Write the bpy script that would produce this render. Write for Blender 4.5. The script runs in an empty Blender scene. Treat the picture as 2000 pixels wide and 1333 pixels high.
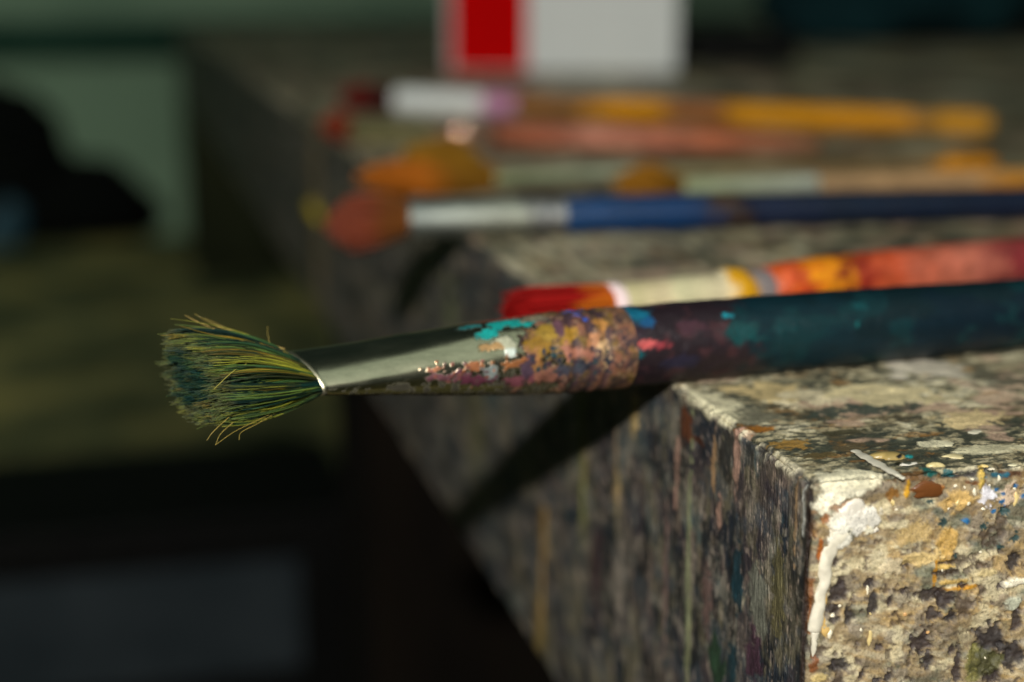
import bpy, math, random
import numpy as np
from mathutils import Vector, Matrix
random.seed(7)
RNG = np.random.default_rng(7)
MM = 0.001
scene = bpy.context.scene
COL = scene.collection

# ------------------------------------------------------------------ camera
# world frame: the bench's near left top corner is the origin, X along its front edge,
# Y along its left edge, Z up; all numbers below are millimetres.
FPX, VX, VY, U0, V0, D0 = 3000.0, 214.0, -40.0, 1585.0, 944.0, 200.0
def nrm(v):
    v = np.array(v, float)
    return v / np.linalg.norm(v)
_Y = nrm((VX - 1000, 667 - VY, -FPX))
_p = math.atan((667 - VY) / FPX)
_Z = np.array((0, math.cos(_p), math.sin(_p)))
_X = np.cross(_Y, _Z)
RW = np.array([_X, _Y, _Z])
CAM = -(RW @ np.array(((U0 - 1000) * D0 / FPX, -(V0 - 667) * D0 / FPX, -D0)))
cam_d = bpy.data.cameras.new('camera')
cam = bpy.data.objects.new('camera', cam_d)
COL.objects.link(cam)
_m = Matrix([list(RW[i]) + [CAM[i] * MM] for i in range(3)] + [[0, 0, 0, 1]])
cam.matrix_world = _m
cam_d.sensor_width = 36.0
cam_d.lens = FPX / 2000 * 36
cam_d.clip_start = 0.01
cam_d.clip_end = 100
cam_d.dof.use_dof = True
cam_d.dof.focus_distance = 0.213
cam_d.dof.aperture_fstop = 9.0
scene.camera = cam

# ------------------------------------------------------------------ world, lamps, exposure
world = bpy.data.worlds.new('World')
scene.world = world
world.use_nodes = True
bg = world.node_tree.nodes['Background']
bg.inputs[0].default_value = (0.45, 0.78, 0.72, 1)
bg.inputs[1].default_value = 0.022

def aim(o, loc, to):
    o.location = Vector(loc) * MM
    o.rotation_euler = (Vector(to) - Vector(loc)).to_track_quat('-Z', 'Y').to_euler()
kd = bpy.data.lights.new('key_lamp', 'SPOT')
kd.energy = 33.0
kd.spot_size = math.radians(110)
kd.spot_blend = 0.6
kd.shadow_soft_size = 0.012
kd.color = (1.0, 0.98, 0.93)
key = bpy.data.objects.new('key_lamp', kd)
COL.objects.link(key)
aim(key, (-281, -568, 323), (20, 60, 0))
fd = bpy.data.lights.new('overhead_fill', 'AREA')  # unseen soft fill, added and placed to give the ferrule its light band
fd.shape = 'RECTANGLE'
fd.size = 2.6
fd.size_y = 2.6
fd.energy = 9.0
fd.color = (0.84, 1.0, 0.88)
fill = bpy.data.objects.new('overhead_fill', fd)
COL.objects.link(fill)
aim(fill, (700, -900, 1750), (20, 60, 0))
# added unseen area light that lifts the dim floor and wall behind the bench
rd_ = bpy.data.lights.new('room_fill', 'AREA')
rd_.shape = 'RECTANGLE'
rd_.size = 1.6
rd_.size_y = 1.4
rd_.energy = 12.5
rd_.spread = math.radians(85)
rd_.color = (0.82, 1.0, 0.78)
room = bpy.data.objects.new('room_fill', rd_)
COL.objects.link(room)
aim(room, (-2600, 1700, 1500), (-700, 4700, -500))

scene.view_settings.view_transform = 'Standard'
scene.view_settings.look = 'None'
scene.view_settings.exposure = 0.0
scene.view_settings.gamma = 1.0

# ------------------------------------------------------------------ helpers
def s(r, g, b, k=1.0):
    """8 bit colour to linear."""
    out = []
    for c in (r, g, b):
        c /= 255.0
        c = c / 12.92 if c <= 0.04045 else ((c + 0.055) / 1.055) ** 2.4
        out.append(c * k)
    return np.array(out)

def ray(u, v):
    return RW @ np.array(((u - 1000) / FPX, -(v - 667) / FPX, -1.0))
def on(u, v, ax, val):
    r = ray(u, v)
    return CAM + r * ((val - CAM[ax]) / r[ax])
def TOP(u, v, z=0.0): return on(u, v, 2, z)
def FRONT(u, v): return on(u, v, 1, 0.0)
def LEFT(u, v): return on(u, v, 0, 0.0)
def proj(p):
    c = (np.asarray(p, float) - CAM) @ RW
    return np.stack((1000 - c[..., 0] / c[..., 2] * FPX, 667 + c[..., 1] / c[..., 2] * FPX, -c[..., 2]), -1)

def _hash(ix, iy, iz, seed):
    h = (ix * 374761393 + iy * 668265263 + iz * 2147483647 + seed * 974634777) & 0xffffffff
    h = ((h ^ (h >> 13)) * 1274126177) & 0xffffffff
    h = ((h ^ (h >> 16)) * 2246822519) & 0xffffffff
    h = h ^ (h >> 15)
    return (h & 0xffffff).astype(np.float64) / 0xffffff
def vnoise(p, seed=0):
    f = np.floor(p)
    i = f.astype(np.int64)
    t = p - f
    t = t * t * t * (t * (t * 6 - 15) + 10)
    r = 0
    for dx in (0, 1):
        wx = t[:, 0] if dx else 1 - t[:, 0]
        for dy in (0, 1):
            wy = t[:, 1] if dy else 1 - t[:, 1]
            for dz in (0, 1):
                wz = t[:, 2] if dz else 1 - t[:, 2]
                r = r + wx * wy * wz * _hash(i[:, 0] + dx, i[:, 1] + dy, i[:, 2] + dz, seed)
    return r
def fbm(p, scale, seed=0, oct=4, gain=0.5):
    """p in mm, scale = feature size in mm (scalar or 3-tuple), result about 0..1"""
    q = p / np.array(scale, float) + seed * 7.31
    a, tot, r = 1.0, 0.0, 0.0
    for k in range(oct):
        r = r + a * vnoise(q, seed * 17 + k)
        tot += a
        a *= gain
        q = q * 2.03 + 11.7
    r = r / tot
    return np.clip((r - 0.5) * 1.7 + 0.5, 0, 1)
def sstep(a, b, x):
    t = np.clip((x - a) / (b - a), 0, 1)
    return t * t * (3 - 2 * t)
def mixc(c, col, w):
    return c * (1 - w[:, None]) + np.asarray(col)[None, :] * w[:, None]

def mesh_obj(name, verts, faces, mat=None, parent=None, smooth=True, color=None, attrs=None):
    """verts in mm (n,3); faces list or (m,k) array"""
    me = bpy.data.meshes.new(name)
    v = np.asarray(verts, float) * MM
    if isinstance(faces, np.ndarray):
        me.vertices.add(len(v))
        me.vertices.foreach_set('co', v.astype(np.float32).ravel())
        m, k = faces.shape
        me.loops.add(m * k)
        me.loops.foreach_set('vertex_index', faces.astype(np.int32).ravel())
        me.polygons.add(m)
        me.polygons.foreach_set('loop_start', np.arange(0, m * k, k, dtype=np.int32))
        me.update(calc_edges=True)
    else:
        me.from_pydata([tuple(q) for q in v], [], faces)
    me.validate()
    if smooth:
        me.polygons.foreach_set('use_smooth', np.ones(len(me.polygons), dtype=bool))
    if color is not None:
        at = me.attributes.new('paint', 'FLOAT_COLOR', 'POINT')
        c4 = np.ones((len(v), 4), np.float32)
        c4[:, :3] = np.clip(color, 0, 1)
        at.data.foreach_set('color', c4.ravel())
    for k_, a_ in (attrs or {}).items():
        at = me.attributes.new(k_, 'FLOAT', 'POINT')
        at.data.foreach_set('value', np.asarray(a_, np.float32))
    me.update()
    if mat:
        me.materials.append(mat)
    o = bpy.data.objects.new(name, me)
    COL.objects.link(o)
    if parent is not None:
        o.parent = parent
        o.matrix_parent_inverse = parent.matrix_world.inverted() if parent.type != 'EMPTY' else Matrix.Translation(-parent.location)
    return o
def empty(name, loc):
    o = bpy.data.objects.new(name, None)
    o.location = Vector(loc) * MM
    o.empty_display_size = 0.01
    COL.objects.link(o)
    return o
def tag(o, label=None, cat=None, group=None, kind=None):
    if label: o['label'] = label
    if cat: o['category'] = cat
    if group: o['group'] = group
    if kind: o['kind'] = kind
    return o

# ------------------------------------------------------------------ materials
def mat_nodes(name):
    m = bpy.data.materials.new(name)
    m.use_nodes = True
    nt = m.node_tree
    return m, nt, nt.nodes, nt.links, nt.nodes['Principled BSDF']
def coords(nt, scale):
    tc = nt.nodes.new('ShaderNodeTexCoord')
    mp = nt.nodes.new('ShaderNodeMapping')
    mp.inputs['Scale'].default_value = scale if hasattr(scale, '__len__') else (scale,) * 3
    nt.links.new(tc.outputs['Object'], mp.inputs['Vector'])
    return mp.outputs['Vector']
def noise(nt, vec, scale=1.0, detail=5, rough=0.6):
    n = nt.nodes.new('ShaderNodeTexNoise')
    n.inputs['Scale'].default_value = scale
    n.inputs['Detail'].default_value = detail
    n.inputs['Roughness'].default_value = rough
    nt.links.new(vec, n.inputs['Vector'])
    return n.outputs['Fac']
def ramp(nt, fac, stops):
    r = nt.nodes.new('ShaderNodeValToRGB')
    els = r.color_ramp.elements
    while len(els) < len(stops): els.new(0.5)
    for e, (p, c) in zip(els, stops):
        e.position = p
        e.color = (*c, 1) if hasattr(c, '__len__') else (c, c, c, 1)
    nt.links.new(fac, r.inputs['Fac'])
    return r.outputs['Color']
def mulc(nt, a, b, fac=1.0, mode='MULTIPLY'):
    m = nt.nodes.new('ShaderNodeMix')
    m.data_type = 'RGBA'
    m.blend_type = mode
    m.inputs['Factor'].default_value = fac
    nt.links.new(a, m.inputs['A'])
    nt.links.new(b, m.inputs['B'])
    return m.outputs['Result']
def bump(nt, h, strength, dist, normal=None):
    b = nt.nodes.new('ShaderNodeBump')
    b.inputs['Strength'].default_value = strength
    b.inputs['Distance'].default_value = dist
    nt.links.new(h, b.inputs['Height'])
    if normal: nt.links.new(normal, b.inputs['Normal'])
    return b.outputs['Normal']
def attr(nt, name):
    a = nt.nodes.new('ShaderNodeAttribute')
    a.attribute_name = name
    return a

def crust_material():
    m, nt, N, L, P = mat_nodes('paint_crust')
    a = attr(nt, 'paint')
    v = coords(nt, 1000.0)
    n1 = noise(nt, v, 2.6, 6, 0.7)
    c = mulc(nt, a.outputs['Color'], ramp(nt, n1, [(0.3, 0.55), (0.5, 1.0), (0.72, 1.4)]))
    # pale and dark flecks
    vo = N.new('ShaderNodeTexVoronoi')
    vo.inputs['Scale'].default_value = 1.15
    L.new(v, vo.inputs['Vector'])
    c = mulc(nt, c, ramp(nt, vo.outputs['Distance'], [(0.12, 0.35), (0.26, 1.0)]), 0.55)
    # vertical saw marks on the left side only (relief attribute)
    vs = coords(nt, (2600.0, 2600.0, 260.0))
    n2 = noise(nt, vs, 1.0, 4, 0.65)
    gr = attr(nt, 'grain')
    g1 = N.new('ShaderNodeMix'); g1.data_type = 'RGBA'; g1.blend_type = 'MULTIPLY'
    L.new(gr.outputs['Fac'], g1.inputs['Factor']); L.new(c, g1.inputs['A'])
    L.new(ramp(nt, n2, [(0.32, 0.45), (0.52, 1.0), (0.75, 1.7)]), g1.inputs['B'])
    L.new(g1.outputs['Result'], P.inputs['Base Color'])
    nrm1 = bump(nt, n1, 0.8, 0.00022)
    gm = N.new('ShaderNodeMath'); gm.operation = 'MULTIPLY'
    L.new(n2, gm.inputs[0]); L.new(gr.outputs['Fac'], gm.inputs[1])
    L.new(bump(nt, gm.outputs[0], 0.9, 0.00035, nrm1), P.inputs['Normal'])
    L.new(ramp(nt, n1, [(0.3, 0.62), (0.7, 0.36)]), P.inputs['Roughness'])
    return m
def paint_material(name, col, rough=0.35, var=0.25, scale=600.0, bump_d=0.0001, coat=0.0, spec=0.5):
    m, nt, N, L, P = mat_nodes(name)
    P.inputs['Specular IOR Level'].default_value = spec
    v = coords(nt, scale)
    n = noise(nt, v, 1.0, 5, 0.6)
    r = N.new('ShaderNodeRGB'); r.outputs[0].default_value = (*col, 1)
    L.new(mulc(nt, r.outputs[0], ramp(nt, n, [(0.25, 1 - var), (0.75, 1 + var)])), P.inputs['Base Color'])
    L.new(bump(nt, n, 0.5, bump_d), P.inputs['Normal'])
    P.inputs['Roughness'].default_value = rough
    P.inputs['Coat Weight'].default_value = coat
    return m
def brush_material():
    """metal or paint, chosen by the 'metal' attribute; colour from the paint layer"""
    m, nt, N, L, P = mat_nodes('painted_brush')
    P.inputs['Specular IOR Level'].default_value = 0.32
    a = attr(nt, 'paint')
    mt = attr(nt, 'metal')
    rg = attr(nt, 'gloss')
    v = coords(nt, 1000.0)
    n = noise(nt, v, 3.0, 6, 0.7)
    mc = N.new('ShaderNodeMix'); mc.data_type = 'RGBA'; mc.blend_type = 'MULTIPLY'
    mf = N.new('ShaderNodeMath'); mf.operation = 'MULTIPLY_ADD'
    L.new(mt.outputs['Fac'], mf.inputs[0]); mf.inputs[1].default_value = -0.92; mf.inputs[2].default_value = 1.0
    L.new(mf.outputs[0], mc.inputs['Factor']); L.new(a.outputs['Color'], mc.inputs['A'])
    L.new(ramp(nt, n, [(0.28, 0.5), (0.5, 1.0), (0.75, 1.4)]), mc.inputs['B'])
    # bright scratches and dull wipes across the metal
    vw = coords(nt, (300.0, 1300.0, 900.0))
    nw = noise(nt, vw, 1.0, 6, 0.7)
    L.new(mulc(nt, mc.outputs['Result'], ramp(nt, nw, [(0.30, 0.72), (0.55, 1.0), (0.70, 1.15)]), 0.8), P.inputs['Base Color'])
    L.new(mt.outputs['Fac'], P.inputs['Metallic'])
    # hairline scratches
    vs = coords(nt, (130.0, 3600.0, 3600.0))
    n2 = noise(nt, vs, 1.0, 3, 0.6)
    mx = N.new('ShaderNodeMath'); mx.operation = 'MULTIPLY_ADD'
    L.new(n2, mx.inputs[0]); mx.inputs[1].default_value = 0.07
    L.new(rg.outputs['Fac'], mx.inputs[2])
    L.new(mx.outputs[0], P.inputs['Roughness'])
    inv = N.new('ShaderNodeMath'); inv.operation = 'MULTIPLY_ADD'
    L.new(mt.outputs['Fac'], inv.inputs[0]); inv.inputs[1].default_value = -0.99; inv.inputs[2].default_value = 1.0
    hm = N.new('ShaderNodeMath'); hm.operation = 'MULTIPLY'
    L.new(n, hm.inputs[0]); L.new(inv.outputs[0], hm.inputs[1])
    L.new(bump(nt, hm.outputs[0], 0.7, 0.00015), P.inputs['Normal'])
    return m
def bristle_material():
    m, nt, N, L, P = mat_nodes('bristle_hair')
    a = attr(nt, 'paint')
    L.new(a.outputs['Color'], P.inputs['Base Color'])
    P.inputs['Roughness'].default_value = 0.45
    P.inputs['Specular IOR Level'].default_value = 0.28
    return m
def rough_material(name, stops, scale, rough=0.8, bump_d=0.002, stretch=(1, 1, 1)):
    m, nt, N, L, P = mat_nodes(name)
    P.inputs['Specular IOR Level'].default_value = 0.12
    v = coords(nt, tuple(scale * k for k in stretch))
    n = noise(nt, v, 1.0, 6, 0.6)
    L.new(ramp(nt, n, stops), P.inputs['Base Color'])
    L.new(bump(nt, n, 0.5, bump_d), P.inputs['Normal'])
    P.inputs['Roughness'].default_value = rough
    return m
M_CRUST = crust_material()
M_BRUSH = brush_material()
M_HAIR = bristle_material()
M_CREAM = paint_material('cream_paint', (0.70, 0.64, 0.50), 0.42, 0.20, 420.0, 0.00025, 0.1)

# ------------------------------------------------------------------ the workbench
W, LN, T = 1250.0, 2000.0, 84.0
def axis(fine, step, end, grow, extra=()):
    a = list(np.arange(0, fine, step))
    st = step
    while a[-1] < end - st * grow:
        st *= grow
        a.append(a[-1] + st)
    a[-1] = end
    return np.array(sorted(set(a) | set(extra)))
XS = axis(38, 0.2, W, 1.07)
YS = axis(62, 0.25, LN, 1.045)
ZS = -np.concatenate((np.arange(0, 36, 0.22), np.linspace(36, T, 76)))
def rounded(p, r=1.1):
    lo = np.array((r, r, -T + r)); hi = np.array((W - r, LN - r, -r))
    c = np.clip(p, lo, hi)
    d = p - c
    n = d / np.maximum(np.linalg.norm(d, axis=1, keepdims=True), 1e-9)
    return c + n * r, n
def grid(a, b, f):
    A, B = np.meshgrid(a, b, indexing='ij')
    pts = f(A.ravel(), B.ravel())
    na, nb = len(a), len(b)
    i = np.arange(na * nb).reshape(na, nb)
    q = np.stack((i[:-1, :-1], i[1:, :-1], i[1:, 1:], i[:-1, 1:]), -1).reshape(-1, 4)
    return pts, q
gT = grid(XS, YS, lambda a, b: np.stack((a, b, 0 * a), 1))
gL = grid(YS, ZS, lambda a, b: np.stack((0 * a, a, b), 1))
gF = grid(XS, ZS, lambda a, b: np.stack((a, 0 * a, b), 1))
P0 = np.concatenate((gT[0], gL[0], gF[0]))
Q0 = np.concatenate((gT[1], gL[1][:, ::-1] + len(gT[0]), gF[1] + len(gT[0]) + len(gL[0])))
# far sides and underside close the slab
cr = np.array([(0, 0, -T), (W, 0, -T), (W, LN, -T), (0, LN, -T), (W, 0, 0), (W, LN, 0), (0, LN, 0)], float)
key3 = np.round(P0 * 1000).astype(np.int64)
_, first, inv = np.unique(key3, axis=0, return_index=True, return_inverse=True)
inv = inv.ravel()
P1 = P0[first]
Q1 = inv[Q0]

def splat(p, c, rad, seed, rough=0.45, soft=0.25, fs=None):
    """weight 0..1 of a ragged ellipsoidal patch around c (mm)"""
    rad = np.array(rad, float)
    d = np.linalg.norm((p - np.asarray(c)) / rad, axis=1)
    w = np.zeros(len(p))
    k = d < 2.2
    if k.any():
        f = fs or max(0.35, float(np.sort(rad)[1]) * 0.55)
        dd = d[k] + (fbm(p[k], f, seed, 4, 0.6) - 0.5) * 2 * rough
        w[k] = 1 - sstep(1 - soft, 1 + soft * 0.4, dd)
    return w

def build_slab():
    p, n = rounded(P1)
    nT, nL, nF = np.clip(n[:, 2], 0, 1) ** 2, np.clip(-n[:, 0], 0, 1) ** 2, np.clip(-n[:, 1], 0, 1) ** 2
    edge = fbm(p, (2.5, 2.5, 2.5), 3, 4)
    # ---- top: cream and grey green skin over brown, worn and speckled
    big = fbm(p, (26, 15, 10), 11, 5)
    mid = fbm(p, (5, 3, 3), 12, 6, 0.65)
    fin = fbm(p, (1.3, 0.9, 1.0), 13, 4, 0.65)
    t = big * 0.34 + mid * 0.34 + fin * 0.32
    top = np.zeros((len(p), 3)) + s(92, 80, 56)
    top = mixc(top, s(70, 72, 58), sstep(0.30, 0.42, fbm(p, 9, 14, 4)))
    top = mixc(top, s(186, 174, 138), sstep(0.40, 0.60, t))
    top = mixc(top, s(222, 212, 180), sstep(0.56, 0.72, t))
    top = mixc(top, s(150, 104, 44), sstep(0.66, 0.80, fbm(p, (5, 3, 3), 15, 6, 0.65)) * 0.6)
    top = mixc(top, s(48, 54, 48), sstep(0.52, 0.72, fbm(p, (1.6, 0.7, 1.0), 16, 5, 0.7)) * 0.85)
    top = mixc(top, s(206, 172, 146), sstep(0.70, 0.80, fbm(p, (10, 8, 5), 17, 4)) * 0.6)
    # ---- front: thick tan crust with dark pits
    a = fbm(p, (7, 7, 5), 21, 5)
    b = fbm(p, (2.4, 2.4, 1.8), 22, 5, 0.6)
    fro = np.zeros((len(p), 3)) + s(150, 130, 96)
    fro = mixc(fro, s(176, 148, 100), sstep(0.50, 0.68, a))
    fro = mixc(fro, s(134, 122, 104), sstep(0.50, 0.70, b) * 0.8)
    fro = mixc(fro, s(214, 200, 160), sstep(0.62, 0.76, fbm(p, (3.5, 3, 2.0), 23, 5)) * 0.65)
    fro = mixc(fro, s(120, 92, 50), sstep(0.66, 0.80, fbm(p, (4, 3, 3.6), 24, 4)) * 0.7)
    fro = mixc(fro, s(82, 92, 78), sstep(0.60, 0.78, fbm(p, (5, 4, 4), 25, 5)) * 0.75)
    sm = fbm(p + np.stack((0.5 * p[:, 2], 0 * p[:, 0], 0.25 * p[:, 0]), 1), (7, 3, 1.7), 53, 5, 0.6)
    fro = mixc(fro, s(198, 186, 156), sstep(0.60, 0.76, sm) * 0.4)
    fro = mixc(fro, s(104, 92, 72), sstep(0.40, 0.26, sm) * 0.6)
    pit1 = sstep(0.74, 0.84, fbm(p, (2.6, 3, 3.4), 26, 5, 0.6) + 0.07 * sstep(-12, -24, p[:, 2]))
    pit2 = sstep(0.70, 0.80, fbm(p, 0.8, 27, 3)) * sstep(0.4, 0.6, fbm(p, 6, 28, 2))
    dark_f = np.maximum(pit1 * 0.9, pit2 * 0.8)
    fro = mixc(fro, s(70, 56, 46), dark_f * 0.9)
    # ---- left: dark brushed paint with vertical streaks
    lf = fbm(p, (9, 9, 14), 31, 5)
    pl_ = p + np.stack((0 * p[:, 0], 1.6 * (fbm(p, 9, 39, 2) - 0.5) - 0.05 * p[:, 2], 0 * p[:, 0]), 1)
    st1 = fbm(pl_, (2.6, 3.0, 7), 32, 6, 0.65)
    st2 = fbm(pl_, (0.8, 0.7, 4), 33, 5, 0.62)
    lef = np.zeros((len(p), 3)) + s(64, 68, 66)
    lef = mixc(lef, s(98, 92, 76), sstep(0.45, 0.65, lf))
    smear = fbm(p + np.stack((0 * p[:, 0], 0.7 * p[:, 2], 0 * p[:, 0]), 1), (6, 9, 3.5), 50, 5, 0.6)
    lef = mixc(lef, s(120, 116, 100), sstep(0.56, 0.72, smear) * 0.7)
    lef = mixc(lef, s(36, 40, 44), sstep(0.44, 0.30, smear) * 0.7)
    lef = mixc(lef, s(34, 44, 56), sstep(0.52, 0.66, fbm(p, (8, 8, 11), 34, 5)))
    lef = mixc(lef, s(112, 102, 72), sstep(0.60, 0.72, fbm(p, (7, 6, 12), 35, 4)) * 0.8)
    lef = mixc(lef, s(74, 58, 62), sstep(0.66, 0.82, fbm(p, (8, 7, 10), 36, 4)) * 0.6)
    lef = mixc(lef, s(150, 124, 106), sstep(0.60, 0.80, st1 * 0.6 + st2 * 0.4) * 0.5)
    lef = mixc(lef, s(28, 84, 96), sstep(0.68, 0.82, fbm(p, (4, 5, 8), 37, 5)) * 0.5)
    lef = mixc(lef, s(34, 34, 34), sstep(0.56, 0.80, fbm(p, (2, 3.5, 8), 38, 5)) * 0.8)
    st3 = fbm(pl_, (0.5, 0.34, 2.6), 46, 4, 0.65)
    lef = lef * (0.70 + 0.60 * st3)[:, None]
    lef = mixc(lef, s(66, 76, 84), sstep(0.55, 0.75, fbm(p, (7, 7, 6), 51, 6, 0.65)) * 0.6)
    lef = mixc(lef, s(150, 138, 118), sstep(0.66, 0.82, fbm(p, (5, 3.2, 3.6), 52, 6, 0.7)) * 0.55)
    lef = mixc(lef, s(186, 160, 138), sstep(0.70, 0.84, fbm(pl_, (0.7, 0.5, 2.0), 47, 5, 0.65)) * 0.55)
    lum = lef @ np.array((0.3, 0.6, 0.1))
    lef = (lef * 0.72 + lum[:, None] * np.array((0.29, 0.28, 0.25))[None])
    lef = lef * np.clip((lum[:, None] / 0.075) ** 0.12, 0.5, 1.5) * 1.12
    # ---- merge faces, ragged at the arrises
    kT = sstep(0.25, 0.6, nT + (edge - 0.5) * 0.8)
    kF = sstep(0.3, 0.55, nF + (edge - 0.5) * 0.5)
    c = lef.copy()
    c = c * (1 - kF[:, None]) + fro * kF[:, None]
    c = c * (1 - kT[:, None]) + top * kT[:, None]
    h = 0.20 * (mid - 0.5) * kT * 2 + 0.16 * (fin - 0.5) * kT
    h = h + kF * (0.6 * (a - 0.5) + 0.42 * (b - 0.5) - 0.35 * pit1 - 0.22 * pit2 + 0.18 * (fbm(p, 0.8, 29, 3) - 0.5))
    h = h + (1 - np.maximum(kT, kF)) * (0.3 * (lf - 0.5) + 0.13 * (st2 - 0.5) + 0.14 * (st1 - 0.5))
    # lip of old paint along the top left arris
    run = p[:, 1]
    lipn = fbm(np.stack((run, 0 * run, 0 * run), 1), 2.4, 41, 4)
    lip = np.exp(-((p[:, 0] - 0.4) / 1.0) ** 2) * np.exp(-((p[:, 2] + 0.35) / (0.25 + 0.9 * lipn)) ** 2) * sstep(0.25, 0.55, lipn)
    c = mixc(c, s(206, 196, 166), np.clip(lip * 1.3, 0, 0.9) * sstep(0.3, 0.55, fbm(p, 1.6, 42, 4)))
    h = h + 0.55 * lip * (0.5 + edge)
    # chipped notches in the same arris
    ch = (1 - sstep(0.5, 1.3, np.hypot(p[:, 0] - 0.2, p[:, 2] + 0.5))) * sstep(0.62, 0.72, fbm(np.stack((run, 0 * run, 0 * run), 1), 3.0, 43, 3))
    c = mixc(c, s(36, 34, 36), ch * 0.85)
    h = h - 0.5 * ch
    # dark and amber line down the upright arris, pale peeling lip beside it
    zz = p[:, 2]
    up = np.stack((zz, 0 * zz, 0 * zz), 1)
    wob = (fbm(up, 3.0, 44, 4) - 0.5) * 0.7
    ar = np.exp(-((p[:, 0] + 0.0) / 0.5) ** 2) * np.exp(-((p[:, 1] - 0.55) / 0.5) ** 2) * sstep(0.3, -1.6, zz)
    c = mixc(c, s(38, 26, 18), np.clip(ar * 1.4, 0, 1))
    am = np.exp(-((p[:, 0] - 0.75 - wob * 0.3) / 0.4) ** 2) * sstep(1.0, 0.4, p[:, 1]) * sstep(-2.0, -3.2, zz) * sstep(0.48, 0.62, fbm(up, 4, 45, 3))
    c = mixc(c, s(128, 74, 26), np.clip(am, 0, 0.85))
    pl = np.exp(-((p[:, 1] - 1.9 - wob * 1.6) / 0.22) ** 2) * sstep(0.6, 0.2, p[:, 0]) * sstep(-8.4, -7.6, zz) * sstep(-0.3, -1.2, zz)
    c = mixc(c, s(196, 196, 184), np.clip(pl, 0, 1))
    h = h + 0.3 * pl
    ew_ = np.clip(1 - np.maximum(nT, np.maximum(nL, nF)), 0, 0.6)
    h = h - ew_ * 1.9 * (fbm(p, 5.0, 54, 4) - 0.38) - ew_ * 1.2 * (fbm(p, 1.3, 55, 4) - 0.45)
    # ---- individual marks, (where, radii, colour, height, raggedness)
    marks = []
    def F(u, v, ru, rv, col, dz=0.0, rg=0.4): marks.append((FRONT(u, v), (ru * .069, 2.6, rv * .069), col, dz, rg))
    def Tp(u, v, ru, ry, col, dz=0.0, rg=0.4): marks.append((TOP(u, v), (ru * .07, ry, 1.6), col, dz, rg))
    def Lf(u, v, ry, rz, col, dz=0.0, rg=0.4): marks.append((LEFT(u, v), (2.0, ry, rz), col, dz, rg))
    cream, amber, brown, blk = s(236, 228, 200), s(164, 98, 34), s(104, 74, 40), s(40, 34, 34)
    # cream splash over the corner
    F(1626, 962, 36, 40, cream, 0.3, 0.5); F(1664, 950, 46, 26, cream, 0.3, 0.5); F(1700, 936, 40, 15, s(226, 216, 184), 0.2, 0.6); F(1610, 988, 20, 22, cream, 0.2, 0.6); Tp(1660, 936, 64, 3.6, s(222, 214, 182), 0.22, 0.45)
    F(1640, 1010, 22, 30, s(228, 222, 202), 0.2, 0.6); F(1678, 1010, 42, 26, s(226, 220, 206), 0.25, 0.7); F(1640, 1040, 24, 28, s(228, 222, 204), 0.3, 0.6)
    F(1655, 990, 40, 8, s(176, 142, 112), -0.1, 0.5); F(1612, 1014, 9, 12, s(136, 84, 38), -0.1, 0.7)
    F(1600, 1075, 7, 26, s(158, 84, 12), 0.0, 0.4); F(1697, 1036, 10, 8, cream, 0.3, 0.6)
    # amber glaze under the front lip
    F(1812, 957, 38, 13, amber, 0.25, 0.4); F(1790, 934, 46, 10, brown, 0.1, 0.5); F(1745, 966, 16, 14, s(140, 96, 40), 0.1, 0.5)
    F(1772, 958, 6, 18, s(190, 140, 20), 0.15, 0.5); F(1880, 930, 40, 8, blk, -0.25, 0.5); F(1905, 944, 22, 5, s(110, 72, 40), 0, 0.5)
    F(1916, 935, 7, 20, s(200, 168, 80), 0.3, 0.4); F(1870, 975, 40, 24, s(196, 160, 96), 0.15, 0.5); F(1974, 928, 26, 10, s(84, 56, 36), -0.1, 0.5)
    F(1855, 927, 16, 6, s(26, 84, 88), 0, 0.6); F(1818, 927, 12, 7, s(14, 98, 92), 0.05, 0.5); F(1945, 930, 26, 6, s(24, 92, 110), 0, 0.7)
    F(1928, 970, 14, 18, s(214, 210, 214), 0.15, 0.8); F(1965, 968, 24, 22, s(206, 180, 152), 0.15, 0.9)
    for u, v, r in ((1946, 957, 5), (1958, 965, 5), (1956, 980, 8), (1963, 990, 4), (1984, 950, 6), (1998, 968, 6), (1887, 1020, 7), (1941, 1000, 6)):
        F(u, v, r, r * 0.8, s(10, 98, 150), 0.05, 0.6)
    for u, v, r in ((1842, 1022, 9), (1858, 1044, 6), (1920, 1030, 10), (1960, 1000, 12), (1808, 1035, 7), (1835, 1067, 9), (1865, 1088, 7), (1955, 1070, 8), (1818, 982, 7), (1985, 1052, 12)):
        F(u, v, r, r * 0.8, s(34, 62, 62), -0.1, 0.8)
    # ochre stain with its darker rim
    F(1850, 1060, 26, 46, s(190, 152, 82), 0.15, 0.35); F(1868, 1150, 46, 5, s(196, 138, 30), 0.1, 0.5); F(1826, 1125, 5, 36, s(176, 122, 20), 0, 0.6)
    F(1852, 1100, 22, 5, s(66, 52, 38), -0.2, 0.5); F(1850, 1120, 28, 6, s(60, 48, 36), -0.2, 0.6); F(1845, 1108, 26, 6, s(188, 156, 84), 0.2, 0.4); F(1860, 1136, 34, 6, s(196, 162, 90), 0.2, 0.4)
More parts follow.
